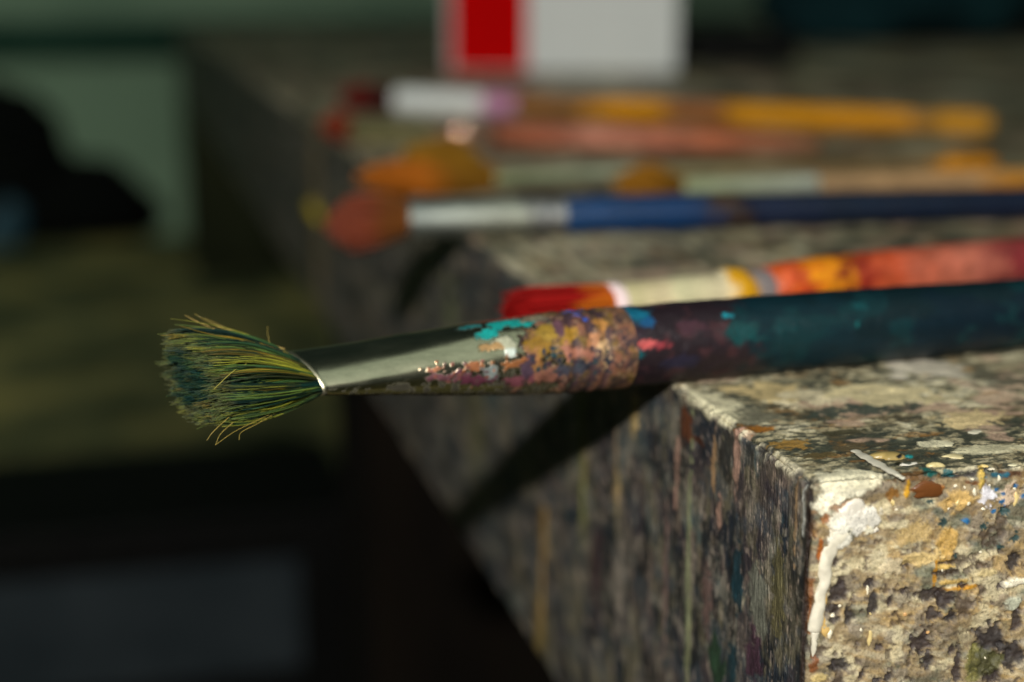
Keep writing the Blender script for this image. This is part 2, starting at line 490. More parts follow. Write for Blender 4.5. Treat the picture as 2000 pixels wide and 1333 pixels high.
    # dark chips and hollows
    for u, v, ru, rv in ((1640, 1160, 26, 34), (1632, 1195, 16, 28), (1660, 1205, 12, 30), (1705, 1175, 13, 40), (1700, 1140, 12, 14), (1768, 1105, 18, 8), (1634, 1098, 8, 14),
                         (1820, 1163, 32, 16), (1848, 1172, 26, 24), (1822, 1200, 20, 18), (1858, 1205, 16, 16), (1800, 1262, 28, 32), (1812, 1292, 20, 20), (1872, 1300, 12, 40), (1862, 1272, 10, 14),
                         (1935, 1245, 38, 36), (1975, 1280, 34, 40), (1940, 1320, 26, 24), (1980, 1095, 24, 22), (1985, 1215, 14, 30), (1712, 1330, 12, 10), (1735, 1325, 10, 12), (1684, 1320, 10, 12),
                         (1640, 1300, 26, 16), (1716, 1268, 11, 9), (1765, 1155, 10, 7), (1740, 1175, 7, 16), (1955, 1145, 12, 12), (1880, 1145, 10, 8)):
        F(u, v, ru * 0.86, rv * 0.86, s(54, 44, 42) if (u + v) % 3 else s(46, 40, 40), -0.5, 0.6)
    F(1985, 1138, 30, 9, s(232, 222, 196), 0.4, 0.4); F(1980, 1175, 28, 14, s(190, 190, 166), 0.3, 0.5); F(1925, 1120, 30, 8, s(188, 168, 120), 0.3, 0.5)
    F(1900, 1300, 18, 44, s(118, 112, 60), 0.1, 0.5); F(1930, 1300, 36, 30, s(78, 76, 44), -0.15, 0.6); F(1590, 1300, 10, 18, s(128, 74, 34), 0, 0.6); F(1600, 1325, 16, 10, s(196, 172, 112), 0.2, 0.5)
    F(1800, 1090, 42, 16, s(206, 178, 120), 0.2, 0.5); F(1780, 1045, 40, 24, s(186, 158, 104), 0.1, 0.5); F(1740, 1110, 24, 18, s(204, 186, 150), 0.25, 0.5)
    # top marks
    Tp(1400, 795, 70, 8, s(206, 198, 164), 0.15, 0.4); Tp(1480, 815, 60, 5, s(120, 116, 96), 0, 0.5); Tp(1470, 838, 46, 2.2, s(150, 96, 30), 0.1, 0.6)
    Tp(1930, 880, 80, 2.0, s(210, 202, 166), 0.25, 0.35); Tp(1820, 870, 30, 1.6, s(222, 214, 180), 0.25, 0.5); Tp(1540, 870, 40, 2.0, s(150, 116, 56), 0.1, 0.7); Tp(1600, 890, 50, 1.3, s(96, 82, 50), 0, 0.7)
    Tp(1700, 800, 120, 3, s(64, 72, 62), 0, 0.8); Tp(1560, 780, 90, 4, s(214, 200, 164), 0.1, 0.8); Tp(1750, 770, 140, 6, s(210, 194, 150), 0.1, 0.8); Tp(1900, 820, 80, 3.5, s(206, 184, 136), 0.1, 0.8)
    Tp(1940, 740, 60, 9, s(96, 92, 74), 0, 0.8); Tp(1800, 720, 90, 8, s(206, 196, 176), 0.1, 0.8); Tp(1650, 845, 60, 1.6, s(70, 66, 46), 0, 0.9); Tp(1500, 765, 70, 5, s(200, 178, 128), 0.1, 0.7)
    # streaks and runs down the left side
    pink, tan, olive = s(206, 164, 142), s(206, 178, 120), s(150, 148, 98)
    for u, v, ry, rz, col in ((1240, 815, 1.6, 4.0, tan), (1205, 880, 1.4, 3.0, s(180, 150, 116)), (1325, 900, 1.1, 4.5, pink), (1395, 900, 0.9, 5, s(190, 152, 110)),
                              (1440, 900, 1.2, 5.5, pink), (1405, 1000, 1.0, 2.5, pink), (1555, 1010, 0.4, 7, s(170, 140, 104)),
                              (1207, 960, 1.4, 4.5, tan), (1140, 900, 2.2, 9, s(160, 146, 90)), (1138, 1010, 1.8, 7, olive), (1062, 1050, 2.4, 10, s(176, 136, 78)), (1055, 1230, 3.0, 7, s(190, 160, 84)), (1135, 780, 3.0, 10, s(96, 104, 44)),
                              (1345, 1100, 0.7, 26, s(158, 162, 120)), (1345, 1270, 0.8, 14, s(160, 160, 120)), (1300, 1120, 0.9, 14, s(150, 122, 112)), (1210, 1150, 3.0, 9, s(168, 156, 140)), (1165, 1110, 4.0, 9, s(80, 60, 62)),
                              (930, 830, 6, 20, s(122, 118, 84)), (880, 640, 7, 18, s(116, 122, 84)), (1480, 1180, 3.2, 6.0, s(134, 134, 118)), (1520, 1150, 2.2, 7.0, s(120, 112, 76)), (1470, 1290, 2.5, 4.5, s(80, 52, 66)), (1440, 1130, 2.2, 5.0, s(30, 66, 76)),
                              (1430, 1310, 2.0, 4.0, s(30, 62, 70)), (1400, 1290, 3.0, 5.0, s(46, 74, 50)), (1380, 1160, 2.0, 6.0, s(120, 96, 88)), (1340, 830, 2.5, 4.0, s(104, 58, 32)), (1365, 862, 2.6, 0.6, s(84, 44, 22))):
        Lf(u, v, ry, rz, np.array(col) * 0.8, 0.08, 0.6)
    Lf(618, 380, 15, 62, s(176, 152, 112), 0.2, 0.15)
    MOT = 0.5 * fbm(p, 1.6, 48, 5, 0.65) + 0.5 * fbm(p, (4, 4, 3), 49, 4, 0.6)
    for k, (cc, rad, col, dz, rg) in enumerate(marks):
        w = splat(p, cc, rad, 60 + k, rg)
        mot = 0.55 + 0.9 * MOT
        c = c * (1 - (w * 0.95)[:, None]) + np.asarray(col)[None] * (mot * w * 0.95)[:, None]
        if dz > 0.2: h = h * (1 - 0.75 * w)      # thick paint levels out what lies under it
        h = h + dz * w
    grain = np.clip(1 - np.maximum(kT, kF), 0, 1)
    p = p + n * h[:, None]
    keep = p
    allv = np.concatenate((keep, cr))
    b0 = len(keep)
    o = mesh_obj('tabletop', keep, Q1, M_CRUST, bench, True, c, {'grain': grain})
    return o

bench = empty('workbench', (600, 1000, -864))
tag(bench, 'paint encrusted wooden workbench under the paintbrushes, its near corner dripped with cream paint', 'workbench')
tabletop = build_slab()
M_DARKWOOD = rough_material('dark_wood', [(0.3, (0.002, 0.0014, 0.0008)), (0.7, (0.008, 0.005, 0.0026))], 30, 0.95, 0.001, (1, 1, 0.15))
def box_geo(x0, x1, y0, y1, z0, z1, bev=0.0):
    b = min(bev, (x1 - x0) / 3, (y1 - y0) / 3, (z1 - z0) / 3)
    if b <= 0:
        v = [(x, y, z) for z in (z0, z1) for y in (y0, y1) for x in (x0, x1)]
        f = [(0, 2, 3, 1), (4, 5, 7, 6), (0, 1, 5, 4), (2, 6, 7, 3), (0, 4, 6, 2), (1, 3, 7, 5)]
        return v, f
    import bmesh
    bm = bmesh.new()
    v, f = box_geo(x0, x1, y0, y1, z0, z1)
    vs = [bm.verts.new(q) for q in v]
    for q in f: bm.faces.new([vs[i] for i in q])
    bmesh.ops.bevel(bm, geom=list(bm.edges), offset=b, segments=2, affect='EDGES', profile=0.6)
    bm.verts.index_update()
    out = ([tuple(x.co) for x in bm.verts], [[x.index for x in q.verts] for q in bm.faces])
    bm.free()
    return out
def box(name, x0, x1, y0, y1, z0, z1, mat, parent=None, bev=2.0, smooth=False):
    v, f = box_geo(x0, x1, y0, y1, z0, z1, bev)
    return mesh_obj(name, v, f, mat, parent, smooth)
FLOOR = -864.0
box('core', 6, W - 0.5, 6, LN - 0.5, -T - 0.0, -4, M_DARKWOOD, bench, 0)
for x, y in ((14, 470), (520, 1820), (1090, 470), (1090, 1820)):
    box('leg', x, x + 130, y, y + 100, FLOOR, -T - 0.3, M_DARKWOOD, bench, 4)

# droplets, runs and blobs standing proud of the bench: one mesh each
def dome_mesh(seed, rx, ry, hgt, nu=18, nv=7):
    r = np.random.default_rng(seed)
    v, f = [(0, 0, hgt)], []
    wob = 1 + 0.10 * np.sin(np.arange(nu) / nu * 2 * math.pi * 5 + r.uniform(0, 6)) + 0.07 * r.normal(0, 1, nu) + 0.22 * np.sin(np.arange(nu) / nu * 2 * math.pi * 2 + r.uniform(0, 6)) + 0.10 * np.sin(np.arange(nu) / nu * 2 * math.pi * 3 + r.uniform(0, 6))
    for j in range(1, nv + 1):
        a = j / nv * math.pi / 2 * 1.12
        for i in range(nu):
            t = i / nu * 2 * math.pi
            v.append((math.sin(a) * math.cos(t) * rx * wob[i], math.sin(a) * math.sin(t) * ry * wob[i], hgt * math.cos(a)))
    for i in range(nu): f.append((0, 1 + i, 1 + (i + 1) % nu))
    for j in range(nv - 1):
        for i in range(nu):
            a, b = 1 + j * nu + i, 1 + j * nu + (i + 1) % nu
            f.append((a, a + nu, b + nu, b))
    return v, f
def place(v, o, ex, ey, ez):
    v = np.asarray(v, float)
    return np.asarray(o) + v[:, :1] * np.asarray(ex, float) + v[:, 1:2] * np.asarray(ey, float) + v[:, 2:] * np.asarray(ez, float)
paints = {}
def pm(r, g, b, rough=0.3):
    k = (r, g, b, rough)
    if k not in paints:
        paints[k] = paint_material('paint_%d' % len(paints), tuple(s(r, g, b)), rough, 0.16, 700.0, 0.0001, 0.2)
    return paints[k]
def drop_front(u, v, rx, rz, hgt, col, seed, name='paint_droplet'):
    c = FRONT(u, v)
    vv, ff = dome_mesh(seed, rx, rz, hgt)
    mesh_obj(name, place(vv, c + np.array((0, 0.03, 0)), (1, 0, 0), (0, 0, 1), (0, -1, 0)), ff, pm(*col), bench)
def drop_top(u, v, rx, ry, hgt, col, seed, name='paint_droplet'):
    c = TOP(u, v)
    vv, ff = dome_mesh(seed, rx, ry, hgt)
    mesh_obj(name, place(vv, c + np.array((0, 0, 0.05)), (1, 0, 0), (0, 1, 0), (0, 0, 1)), ff, pm(*col), bench)
CR = (232, 222, 194)
for k, (u, v, rx, rz) in enumerate(((1744, 983, .26, .5), (1751, 996, .22, .2), (1866, 950, .24, .26), (1899, 937, .24, .22), (1903, 962, .30, .52), (1870, 983, .30, .46), (1891, 984, .28, .36), (1852, 994, .18, .2),
                                    (1884, 953, .16, .2), (1951, 935, .30, .34), (1984, 976, .45, .85), (1981, 955, .24, .26), (1915, 1079, .18, .2), (1694, 1154, .24, .6), (1681, 1231, .22, .34), (1699, 1247, .36, 1.0),
                                    (1626, 1203, .28, .4), (1640, 1184, .2, .24), (1840, 1115, .16, .18), (1812, 1236, .3, .2), (1795, 1220, .32, .26), (1932, 948, .2, .2), (1889, 1286, .16, .16), (1924, 1286, .16, .16),
                                    (1768, 1201, .34, .26), (1700, 1200, .14, .2), (1836, 991, .18, .16), (1920, 995, .3, .24), (1730, 1115, .3, .34), (1620, 1240, .42, .6))):
    col = CR if k % 5 else (214, 190, 130)
    if k in (24, 19, 20): col = (206, 160, 104)
    drop_front(u, v, rx, rz, 0.16 + 0.3 * min(rx, rz), col, k)
for k, (u, v, rx, ry, hg, col) in enumerate(((1735, 893, 2.4, 1.7, 1.0, (160, 138, 84)), (1826, 911, 1.2, 0.8, 0.8, (196, 180, 128)), (1863, 893, 1.7, 1.0, 0.45, (206, 192, 146)), (1840, 868, 1.9, 1.4, 0.4, (222, 214, 180)),
                                             (1921, 912, 0.55, 0.5, 0.4, (222, 196, 130)), (1978, 910, 0.9, 0.45, 0.3, (214, 206, 170)), (1936, 918, 0.5, 0.4, 0.3, CR), (1775, 908, 1.6, 0.5, 0.3, (226, 220, 204)),
                                             (1905, 845, 1.2, 1.0, 0.3, (206, 200, 176)))):
    drop_top(u, v, rx * .9, ry * .9, hg * .6, col, 100 + k, 'paint_blob')
drop_front(1756, 892, 0.34, 0.28, 0.5, (18, 18, 22), 140)
drop_front(1776, 893, 0.5, 0.3, 0.45, (22, 112, 112), 141)
vv, ff = dome_mesh(150, 2.7, 1.05, 0.42)
mesh_obj('paint_blob', place(vv, FRONT(1812, 958), (1, 0, 0.05), (0, 0, 1), (0, -1, 0)), ff, pm(104, 62, 30, 0.3), bench)

def tube(path, radii, sides=12, squash=None, caps=True):
    """swept tube, path (n,3), radii n or (n,2)"""
    path = np.asarray(path, float)
    n = len(path)
    tg = np.gradient(path, axis=0)
    tg /= np.linalg.norm(tg, axis=1, keepdims=True)
    ref = np.array(squash if squash is not None else (0, 0, 1.0))
    v, f = [], []
    for i in range(n):
        e1 = nrm(np.cross(tg[i], ref)); e2 = np.cross(e1, tg[i])
        r = radii[i]
        ra, rb = (r if hasattr(r, '__len__') else (r, r))
        for k in range(sides):
            a = k / sides * 2 * math.pi
            v.append(path[i] + e1 * ra * math.cos(a) + e2 * rb * math.sin(a))
    for i in range(n - 1):
        for k in range(sides):
            k2 = (k + 1) % sides
            f.append((i * sides + k, i * sides + k2, (i + 1) * sides + k2, (i + 1) * sides + k))
    if caps:
        f.append(tuple(range(sides))[::-1]); f.append(tuple((n - 1) * sides + k for k in range(sides)))
    return v, f
def spline(pts, n):
    pts = np.asarray(pts, float)
    t = np.linspace(0, len(pts) - 1, n)
    P = np.concatenate((2 * pts[:1] - pts[1:2], pts, 2 * pts[-1:] - pts[-2:-1]))
    out = []
    for x in t:
        i = min(int(x), len(pts) - 2); u = x - i
        p0, p1, p2, p3 = P[i:i + 4]
        out.append(0.5 * (2 * p1 + (p2 - p0) * u + (2 * p0 - 5 * p1 + 4 * p2 - p3) * u * u + (3 * p1 - p0 - 3 * p2 + p3) * u ** 3))
    return np.array(out)
# cream run down the corner ending in a bead; its skin wanders and sinks into the crust
def rough_up(v, amp, sc, seed):
    v = np.asarray(v, float)
    d = np.stack([fbm(v, sc, seed + k, 4) - 0.5 for k in range(3)], 1)
    return v + d * 2 * amp
def paint_run(pts, rad, depth, mat, name='paint_drip', out=(0, -1, 0), sink=0.0, n=48, amp=0.16, seed=900, head=1.0):
    path = spline(pts, n)
    r = np.interp(np.linspace(0, 1, n), np.linspace(0, 1, len(rad)), rad)
    hd = head + (1 - head) * sstep(0.0, 0.42, np.linspace(0, 1, n))
    v, f = tube(path - np.array(out) * sink, [(a_, max(0.05, a_ * depth * q_)) for a_, q_ in zip(r, hd)], 16, out)
    return mesh_obj(name, rough_up(v, amp, 1.3, seed), f, mat, bench)
paint_run([FRONT(1650, 1022), FRONT(1640, 1038), FRONT(1626, 1060), FRONT(1616, 1088), FRONT(1611, 1120), FRONT(1606, 1152), FRONT(1599, 1186), FRONT(1594, 1212), FRONT(1591, 1232), FRONT(1590, 1240)],
          [1.7, 1.8, 1.35, 1.0, 1.0, 0.85, 0.85, 1.0, 1.0, 0.35], 0.62, M_CREAM, sink=0.08, seed=900, head=0.26, amp=0.2)
paint_run([FRONT(1592, 1236), FRONT(1591, 1250), FRONT(1589, 1268), FRONT(1587, 1284)], [0.55, 0.5, 0.45, 0.1], 0.6, M_CREAM, sink=0.02, n=18, amp=0.1, seed=910)
paint_run([FRONT(1608, 1150), FRONT(1609, 1180), FRONT(1606, 1205), FRONT(1612, 1232), FRONT(1618, 1246)], [0.3, 0.5, 0.4, 0.6, 0.2], 0.5, pm(206, 170, 104), sink=0.05, n=24, amp=0.2, seed=915)
paint_run([FRONT(1640, 1012), FRONT(1668, 1004), FRONT(1692, 1012), FRONT(1706, 1034), FRONT(1712, 1042)], [1.2, 1.9, 1.6, 0.9, 0.2], 0.14, pm(214, 206, 190, 0.5), 'paint_smear', sink=0.02, n=30, amp=0.45, seed=920)
# thin runs down the left side, each with a thicker end
for k, (u0_, v0_, u1_, v1_, rr, col) in enumerate(((1240, 786, 1240, 842, 1.2, (150, 128, 84)), (1204, 892, 1203, 985, 0.9, (140, 116, 84)), (1327, 872, 1319, 1004, 0.7, (150, 118, 102)), (1352, 900, 1340, 1322, 0.36, (116, 120, 92)),
                                                 (1141, 760, 1136, 1020, 1.1, (104, 104, 62)), (1064, 990, 1054, 1246, 1.5, (134, 108, 62)), (880, 600, 876, 700, 3.0, (80, 84, 58)))):
    a_, b_ = LEFT(u0_, v0_), LEFT(u1_, v1_)
    pts = [a_ + (b_ - a_) * q + np.array((0, random.uniform(-.4, .4) * rr, 0)) for q in (0, .25, .5, .75, 1)]
    paint_run(pts, [0.35 * rr, 0.7 * rr, 0.6 * rr, 0.75 * rr, 1.25 * rr, 0.4 * rr], 0.35, pm(*col, 0.5), 'paint_run', (-1, 0, 0), 0.02, 40, 0.18, 930 + 5 * k)
# pale ridge of dried paint lying across the top near the front edge
rp = spline([TOP(1668, 880, .1), TOP(1690, 893, .3), TOP(1720, 910, .35), TOP(1748, 926, .3), TOP(1766, 936, .05)], 26)
v_, f_ = tube(rp, [((0.4 + 0.45 * math.sin(math.pi * min(1, (i + 4) / 26))) * (1 + 0.3 * math.sin(i * 1.7) * math.sin(i * .6)), 0.15 + 0.05 * math.sin(i * 1.3)) for i in range(26)], 10)
mesh_obj('paint_ridge', v_, f_, pm(206, 200, 180, 0.5), bench)

vv, ff = dome_mesh(160, 17, 4.5, 3.0)
mesh_obj('paint_blob', place(vv, LEFT(615, 412), (0, 1, 0), (0, 0, 1), (-1, 0, 0)), ff, pm(214, 186, 30, 0.6), bench)

# ------------------------------------------------------------------ the large brush in front
A0, A1 = TOP(2000, 612, 6.1), TOP(1500, 654, 6.5)
AX = nrm(A1 - A0)
S0 = 81.0            # handle meets ferrule, measured from the frame's right edge
S1 = 131.0           # ferrule mouth
right, upv, back = RW[:, 0], RW[:, 1], RW[:, 2]
ew = right * -0.37 + upv * 0.55 + back * -0.75
ew = nrm(ew - AX * ew.dot(AX))
en = np.cross(AX, ew)
if en.dot(upv) < 0: en = -en
SLANT = 0.42           # the mouth is cut a little askew
def axis_pt(sv): return A0 + AX * sv
big = empty('paintbrush', axis_pt(60))
tag(big, 'large flat paintbrush with splayed olive bristles and dark teal handle jutting over the near corner', 'paintbrush', 'paintbrushes lying on the workbench')

def revolve_big(sv, hw, ht, na):
    """rings of a rounded section: hw along ew, ht along en"""
    th = np.linspace(0, 2 * math.pi, na, endpoint=False)
    S, Tt = np.meshgrid(sv, th, indexing='ij')
    HW = np.repeat(hw[:, None], na, 1); HT = np.repeat(ht[:, None], na, 1)
    flat = np.clip(1 - HT / HW, 0, 1)
    ex = 1 - 0.12 * flat                       # squarer when flattened
    cw = np.sign(np.cos(Tt)) * np.abs(np.cos(Tt)) ** ex * HW
    cn = np.sign(np.sin(Tt)) * np.abs(np.sin(Tt)) ** ex * HT
    sl = SLANT * np.clip((S - (S1 - 26)) / 26.0, 0, 1) ** 1.6
    p = A0 + AX * (S + sl * cw)[..., None] + ew * cw[..., None] + en * cn[..., None]
    nr = nrm_rows((ew * (np.cos(Tt) * HT)[..., None] + en * (np.sin(Tt) * HW)[..., None]).reshape(-1, 3))
    i = np.arange(len(sv) * na).reshape(len(sv), na)
    j = np.roll(i, -1, 1)
    q = np.stack((i[:-1], i[1:], j[1:], j[:-1]), -1).reshape(-1, 4)
    return p.reshape(-1, 3), nr, q, S.ravel(), Tt.ravel()
def nrm_rows(a): return a / np.maximum(np.linalg.norm(a, axis=1, keepdims=True), 1e-9)

def paint_marks(p, nr, marks, c, h, metal, seed0):
    view = nrm_rows(CAM - p)
    vis = (nr * view).sum(1) > 0.05
    uv = proj(p)
    mot = 0.45 + 0.75 * (0.5 * fbm(p, 1.1, seed0 + 90, 5, 0.68) + 0.5 * fbm(p, 3.2, seed0 + 91, 4, 0.6)) + 0.1
    for k, (u, v, ru, rv, col, dz, rg) in enumerate(marks):
        d = np.hypot(uv[:, 0] - u, uv[:, 1] - v) + np.where(vis, 0, 1e4)
        ctr = p[np.argmin(d)]
        # local frame on the surface: along the axis and round it
        dl = p - ctr
        al = dl @ AX
        ar = np.linalg.norm(dl - al[:, None] * AX, axis=1)
        dd = np.hypot(al / (ru * .079), ar / (rv * .079))
        w = np.zeros(len(p)); m = dd < 2.3
        fz = max(0.5, min(ru, rv) * 0.09)
        dd2 = dd[m] + (fbm(p[m], fz, seed0 + k, 6, 0.62) - 0.5) * 2 * rg
        w[m] = (1 - sstep(0.5, 1.1, dd2)) * 0.9
        wc = np.clip(w * 1.8, 0, 1)
        c[:] = c * (1 - wc[:, None]) + np.asarray(col)[None] * (wc * mot)[:, None]
        h += 0.14 * dz * w
        metal *= (1 - np.clip(w * 1.7 - 0.65, 0, 1))

def ferrule_big():
    sv = np.linspace(S0 - 2.0, S1, 260)
    t = np.clip((sv - S0) / (S1 - S0), 0, 1)
    hw = np.interp(t, [0, .15, .5, .8, 1], [6.55, 6.5, 5.9, 5.3, 5.0])
    ht = np.interp(t, [0, .15, .3, .5, .7, .88, 1], [6.5, 6.45, 6.1, 5.2, 3.9, 2.6, 2.0])
    kk = np.ones(9) / 9
    ht = np.convolve(np.pad(ht, 4, 'edge'), kk, 'valid'); hw = np.convolve(np.pad(hw, 4, 'edge'), kk, 'valid')
    # crimped grooves near the handle and a rolled mouth
    gro = sum(-0.20 * np.exp(-((sv - g) / 0.55) ** 2) for g in (S0 + 3.2, S0 + 5.6, S0 + 8.4))
    gro = gro + sum(0.07 * np.exp(-((sv - g) / 0.6) ** 2) for g in (S0 + 1.9, S0 + 4.4, S0 + 7.0, S0 + 9.6))
    roll = 0.16 * np.exp(-((sv - S1 + 0.35) / 0.35) ** 2)
    p, nr, q, S, Th = revolve_big(sv, hw + gro + roll, ht + gro + roll, 180)
    c = np.zeros((len(p), 3)) + np.array((0.66, 0.61, 0.42))
    h = np.zeros(len(p)); metal = np.ones(len(p))
    # gentle dents so that reflections wander
    h += 0.30 * (fbm(p, (13, 7, 7), 301, 2) - 0.5) + 0.018 * (fbm(p, (3, 2, 2), 308, 2) - 0.5)
    # paint: solid near the handle, breaking up toward the mouth
    cov = sstep(0.44, 0.60, fbm(p, 3.0, 302, 6, 0.65) * 0.6 + 0.72 - (S - S0) / 17.0 * 0.62)
    base = np.zeros((len(p), 3)) + s(112, 80, 58)
    base = mixc(base, s(150, 98, 76), sstep(0.35, 0.72, fbm(p, 2.4, 303, 6, 0.65)) * 0.9)
    base = mixc(base, s(124, 98, 34), sstep(0.45, 0.70, fbm(p, 3.2, 304, 6, 0.65)) * 0.9)
    base = mixc(base, s(66, 46, 52), sstep(0.48, 0.72, fbm(p, 2.0, 305, 6, 0.65)) * 0.85)
    base = mixc(base, s(46, 42, 50), sstep(0.52, 0.74, fbm(p, 1.1, 306, 6, 0.7)) * 0.8)
    base = mixc(base, s(176, 140, 110), sstep(0.62, 0.80, fbm(p, 0.9, 309, 5, 0.7)) * 0.6)
    inside = sum(np.exp(-((S - g) / 0.6) ** 2) for g in (S0 + 3.2, S0 + 5.6, S0 + 8.4))
    base = mixc(base, s(64, 48, 58), np.clip(inside, 0, 0.75))
    cv = np.clip(cov * 2.2, 0, 1)
    c = c * (1 - cv[:, None]) + base * 0.82 * cv[:, None]
    metal *= 1 - np.clip(cov * 1.8 - 0.8, 0, 1)
    h += 0.05 * (fbm(p, 1.2, 307, 4) - 0.5) * cov
    teal, mar = s(24, 150, 144), s(92, 44, 62)
    mk = [(1000, 632, 60, 20, teal, .08, .55), (955, 650, 22, 16, teal, .08, .8), (915, 640, 30, 10, s(30, 116, 118), .05, .7), (1040, 622, 34, 14, s(122, 112, 92), .06, .6),
          (990, 672, 34, 16, s(176, 176, 150), .06, .6), (960, 680, 26, 10, s(172, 136, 88), .05, .6), (998, 690, 14, 10, s(206, 216, 206), .1, .5),
          (1050, 675, 30, 28, s(140, 104, 26), .08, .5), (1065, 650, 26, 20, s(150, 120, 44), .05, .6), (1040, 700, 24, 22, s(150, 104, 58), .05, .7), (1110, 655, 22, 22, s(160, 120, 40), .05, .6),
          (1000, 712, 46, 13, s(146, 90, 48), .06, .7), (925, 716, 26, 9, s(150, 92, 54), .06, .8), (850, 722, 18, 6, s(160, 104, 74), .08, .9), (880, 736, 50, 12, s(104, 66, 72), .04, .8), (940, 742, 46, 14, s(96, 46, 62), .04, .7),
          (960, 728, 20, 18, s(124, 132, 128), .06, .6), (1010, 742, 50, 14, s(112, 62, 70), .04, .7), (1030, 720, 14, 26, s(70, 52, 66), .04, .6), (1060, 735, 36, 14, s(136, 88, 72), .04, .8),
          (1130, 690, 30, 22, s(160, 104, 84), .04, .7), (1165, 670, 16, 26, s(180, 124, 84), .04, .7), (1120, 722, 46, 14, s(60, 60, 70), .03, .8), (1118, 608, 20, 8, s(58, 88, 176), .08, .5), (1143, 625, 7, 6, s(40, 84, 176), .1, .4), (1128, 616, 14, 5, s(92, 100, 176), .06, .6),
          (1175, 640, 14, 22, s(160, 112, 56), .05, .7), (1180, 690, 12, 30, s(196, 160, 116), .05, .7), (1090, 640, 10, 26, s(96, 64, 74), .02, .6)]
    rr = random.Random(5)
    for k in range(46):
        mk.append((rr.uniform(1040, 1195), rr.gauss(708, 16), rr.uniform(3, 8), rr.uniform(3, 7), [s(38, 42, 52), s(64, 44, 52), s(30, 58, 62)][k % 3], .03, .6))
    for k in range(30):
        mk.append((rr.uniform(820, 1030), rr.gauss(726, 12), rr.uniform(2, 7), rr.uniform(2, 5), [s(150, 88, 48), s(120, 70, 62), s(90, 54, 60)][k % 3], .06, .8))
    paint_marks(p, nr, mk, c, h, metal, 310)
    # dull skin of dried grime along the lower side and fine dust
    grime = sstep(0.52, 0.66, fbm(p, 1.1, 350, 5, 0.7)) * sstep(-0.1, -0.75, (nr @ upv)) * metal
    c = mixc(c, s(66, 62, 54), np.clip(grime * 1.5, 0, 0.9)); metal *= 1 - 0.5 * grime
    lips = np.exp(-((S - S1) / 0.55) ** 2)
    gloss = 0.19 * metal + 0.5 * (1 - metal) + 0.06 * (fbm(p, (5, 2, 2), 351, 4) - 0.5) + 0.25 * lips
    p = p + nr * h[:, None]
    # inside lip
    return mesh_obj('ferrule', p, q, M_BRUSH, big, True, c, {'metal': metal, 'gloss': gloss})
def handle_big():
    sv = np.concatenate((np.linspace(-150, -10, 50), np.linspace(-9, S0 + 0.6, 190)))
    r = np.interp(sv, [-150, -140, -60, 0, 20, 45, 70, S0 - 3, S0 + 0.6], [1.0, 3.0, 4.6, 6.1, 6.35, 6.6, 6.5, 6.35, 6.2])
    p, nr, q, S, Th = revolve_big(sv, r, r, 120)
    c = np.zeros((len(p), 3)) + s(6, 34, 42)
    c = mixc(c, s(3, 22, 34), sstep(52, 10, S) * 0.9)
    c = mixc(c, s(8, 44, 48), sstep(0.52, 0.68, fbm(p, (7, 5, 5), 401, 5)) * 0.8)
    c = mixc(c, s(6, 28, 34), sstep(0.55, 0.7, fbm(p, (8, 5, 5), 402, 5)))
    pur = sstep(0.45, 0.6, fbm(p, 5, 403, 5) * 0.4 + sstep(48, 68, S) * 0.62)
    c = mixc(c, s(34, 24, 30), pur)
    c = mixc(c, s(62, 36, 40), pur * sstep(0.58, 0.72, fbm(p, 2.2, 404, 5)) * 0.8)
    h = 0.14 * (fbm(p, 3.0, 405, 4) - 0.5) + 0.10 * (fbm(p, 1.1, 406, 4) - 0.5) * (0.4 + pur)
    metal = np.zeros(len(p))
    mk = [(1222, 614, 50, 34, s(18, 96, 122), .08, .5), (1258, 632, 18, 14, s(20, 76, 118), .06, .6), (1195, 622, 10, 16, s(60, 110, 140), .05, .6), (1218, 634, 10, 9, s(206, 170, 150), .08, .5), (1214, 644, 6, 8, s(200, 150, 120), .06, .5),
          (1222, 672, 26, 7, s(206, 118, 94), .07, .5), (1258, 674, 22, 8, s(196, 86, 84), .06, .7), (1290, 676, 20, 7, s(140, 52, 60), .03, .8), (1228, 694, 28, 18, s(10, 74, 80), .05, .8), (1240, 652, 30, 12, s(44, 30, 40), .03, .6),
          (1420, 618, 16, 6, s(18, 140, 156), .08, .6), (1460, 650, 46, 22, s(10, 60, 62), .03, .7), (1680, 600, 14, 12, s(12, 64, 68), .02, .8), (1672, 634, 5, 5, s(20, 110, 110), .05, .5), (1530, 640, 30, 14, s(8, 52, 56), .02, .8),
          (1350, 640, 30, 20, s(64, 36, 46), .03, .8), (1330, 705, 40, 18, s(34, 30, 48), .02, .8), (1205, 720, 16, 30, s(60, 44, 54), .03, .7)]
    paint_marks(p, nr, mk, c, h, metal, 410)
    p = p + nr * h[:, None]
    gloss = np.full(len(p), 0.36)
    return mesh_obj('handle', p, q, M_BRUSH, big, True, c, {'metal': metal, 'gloss': gloss})
ferrule_big(); handle_big()

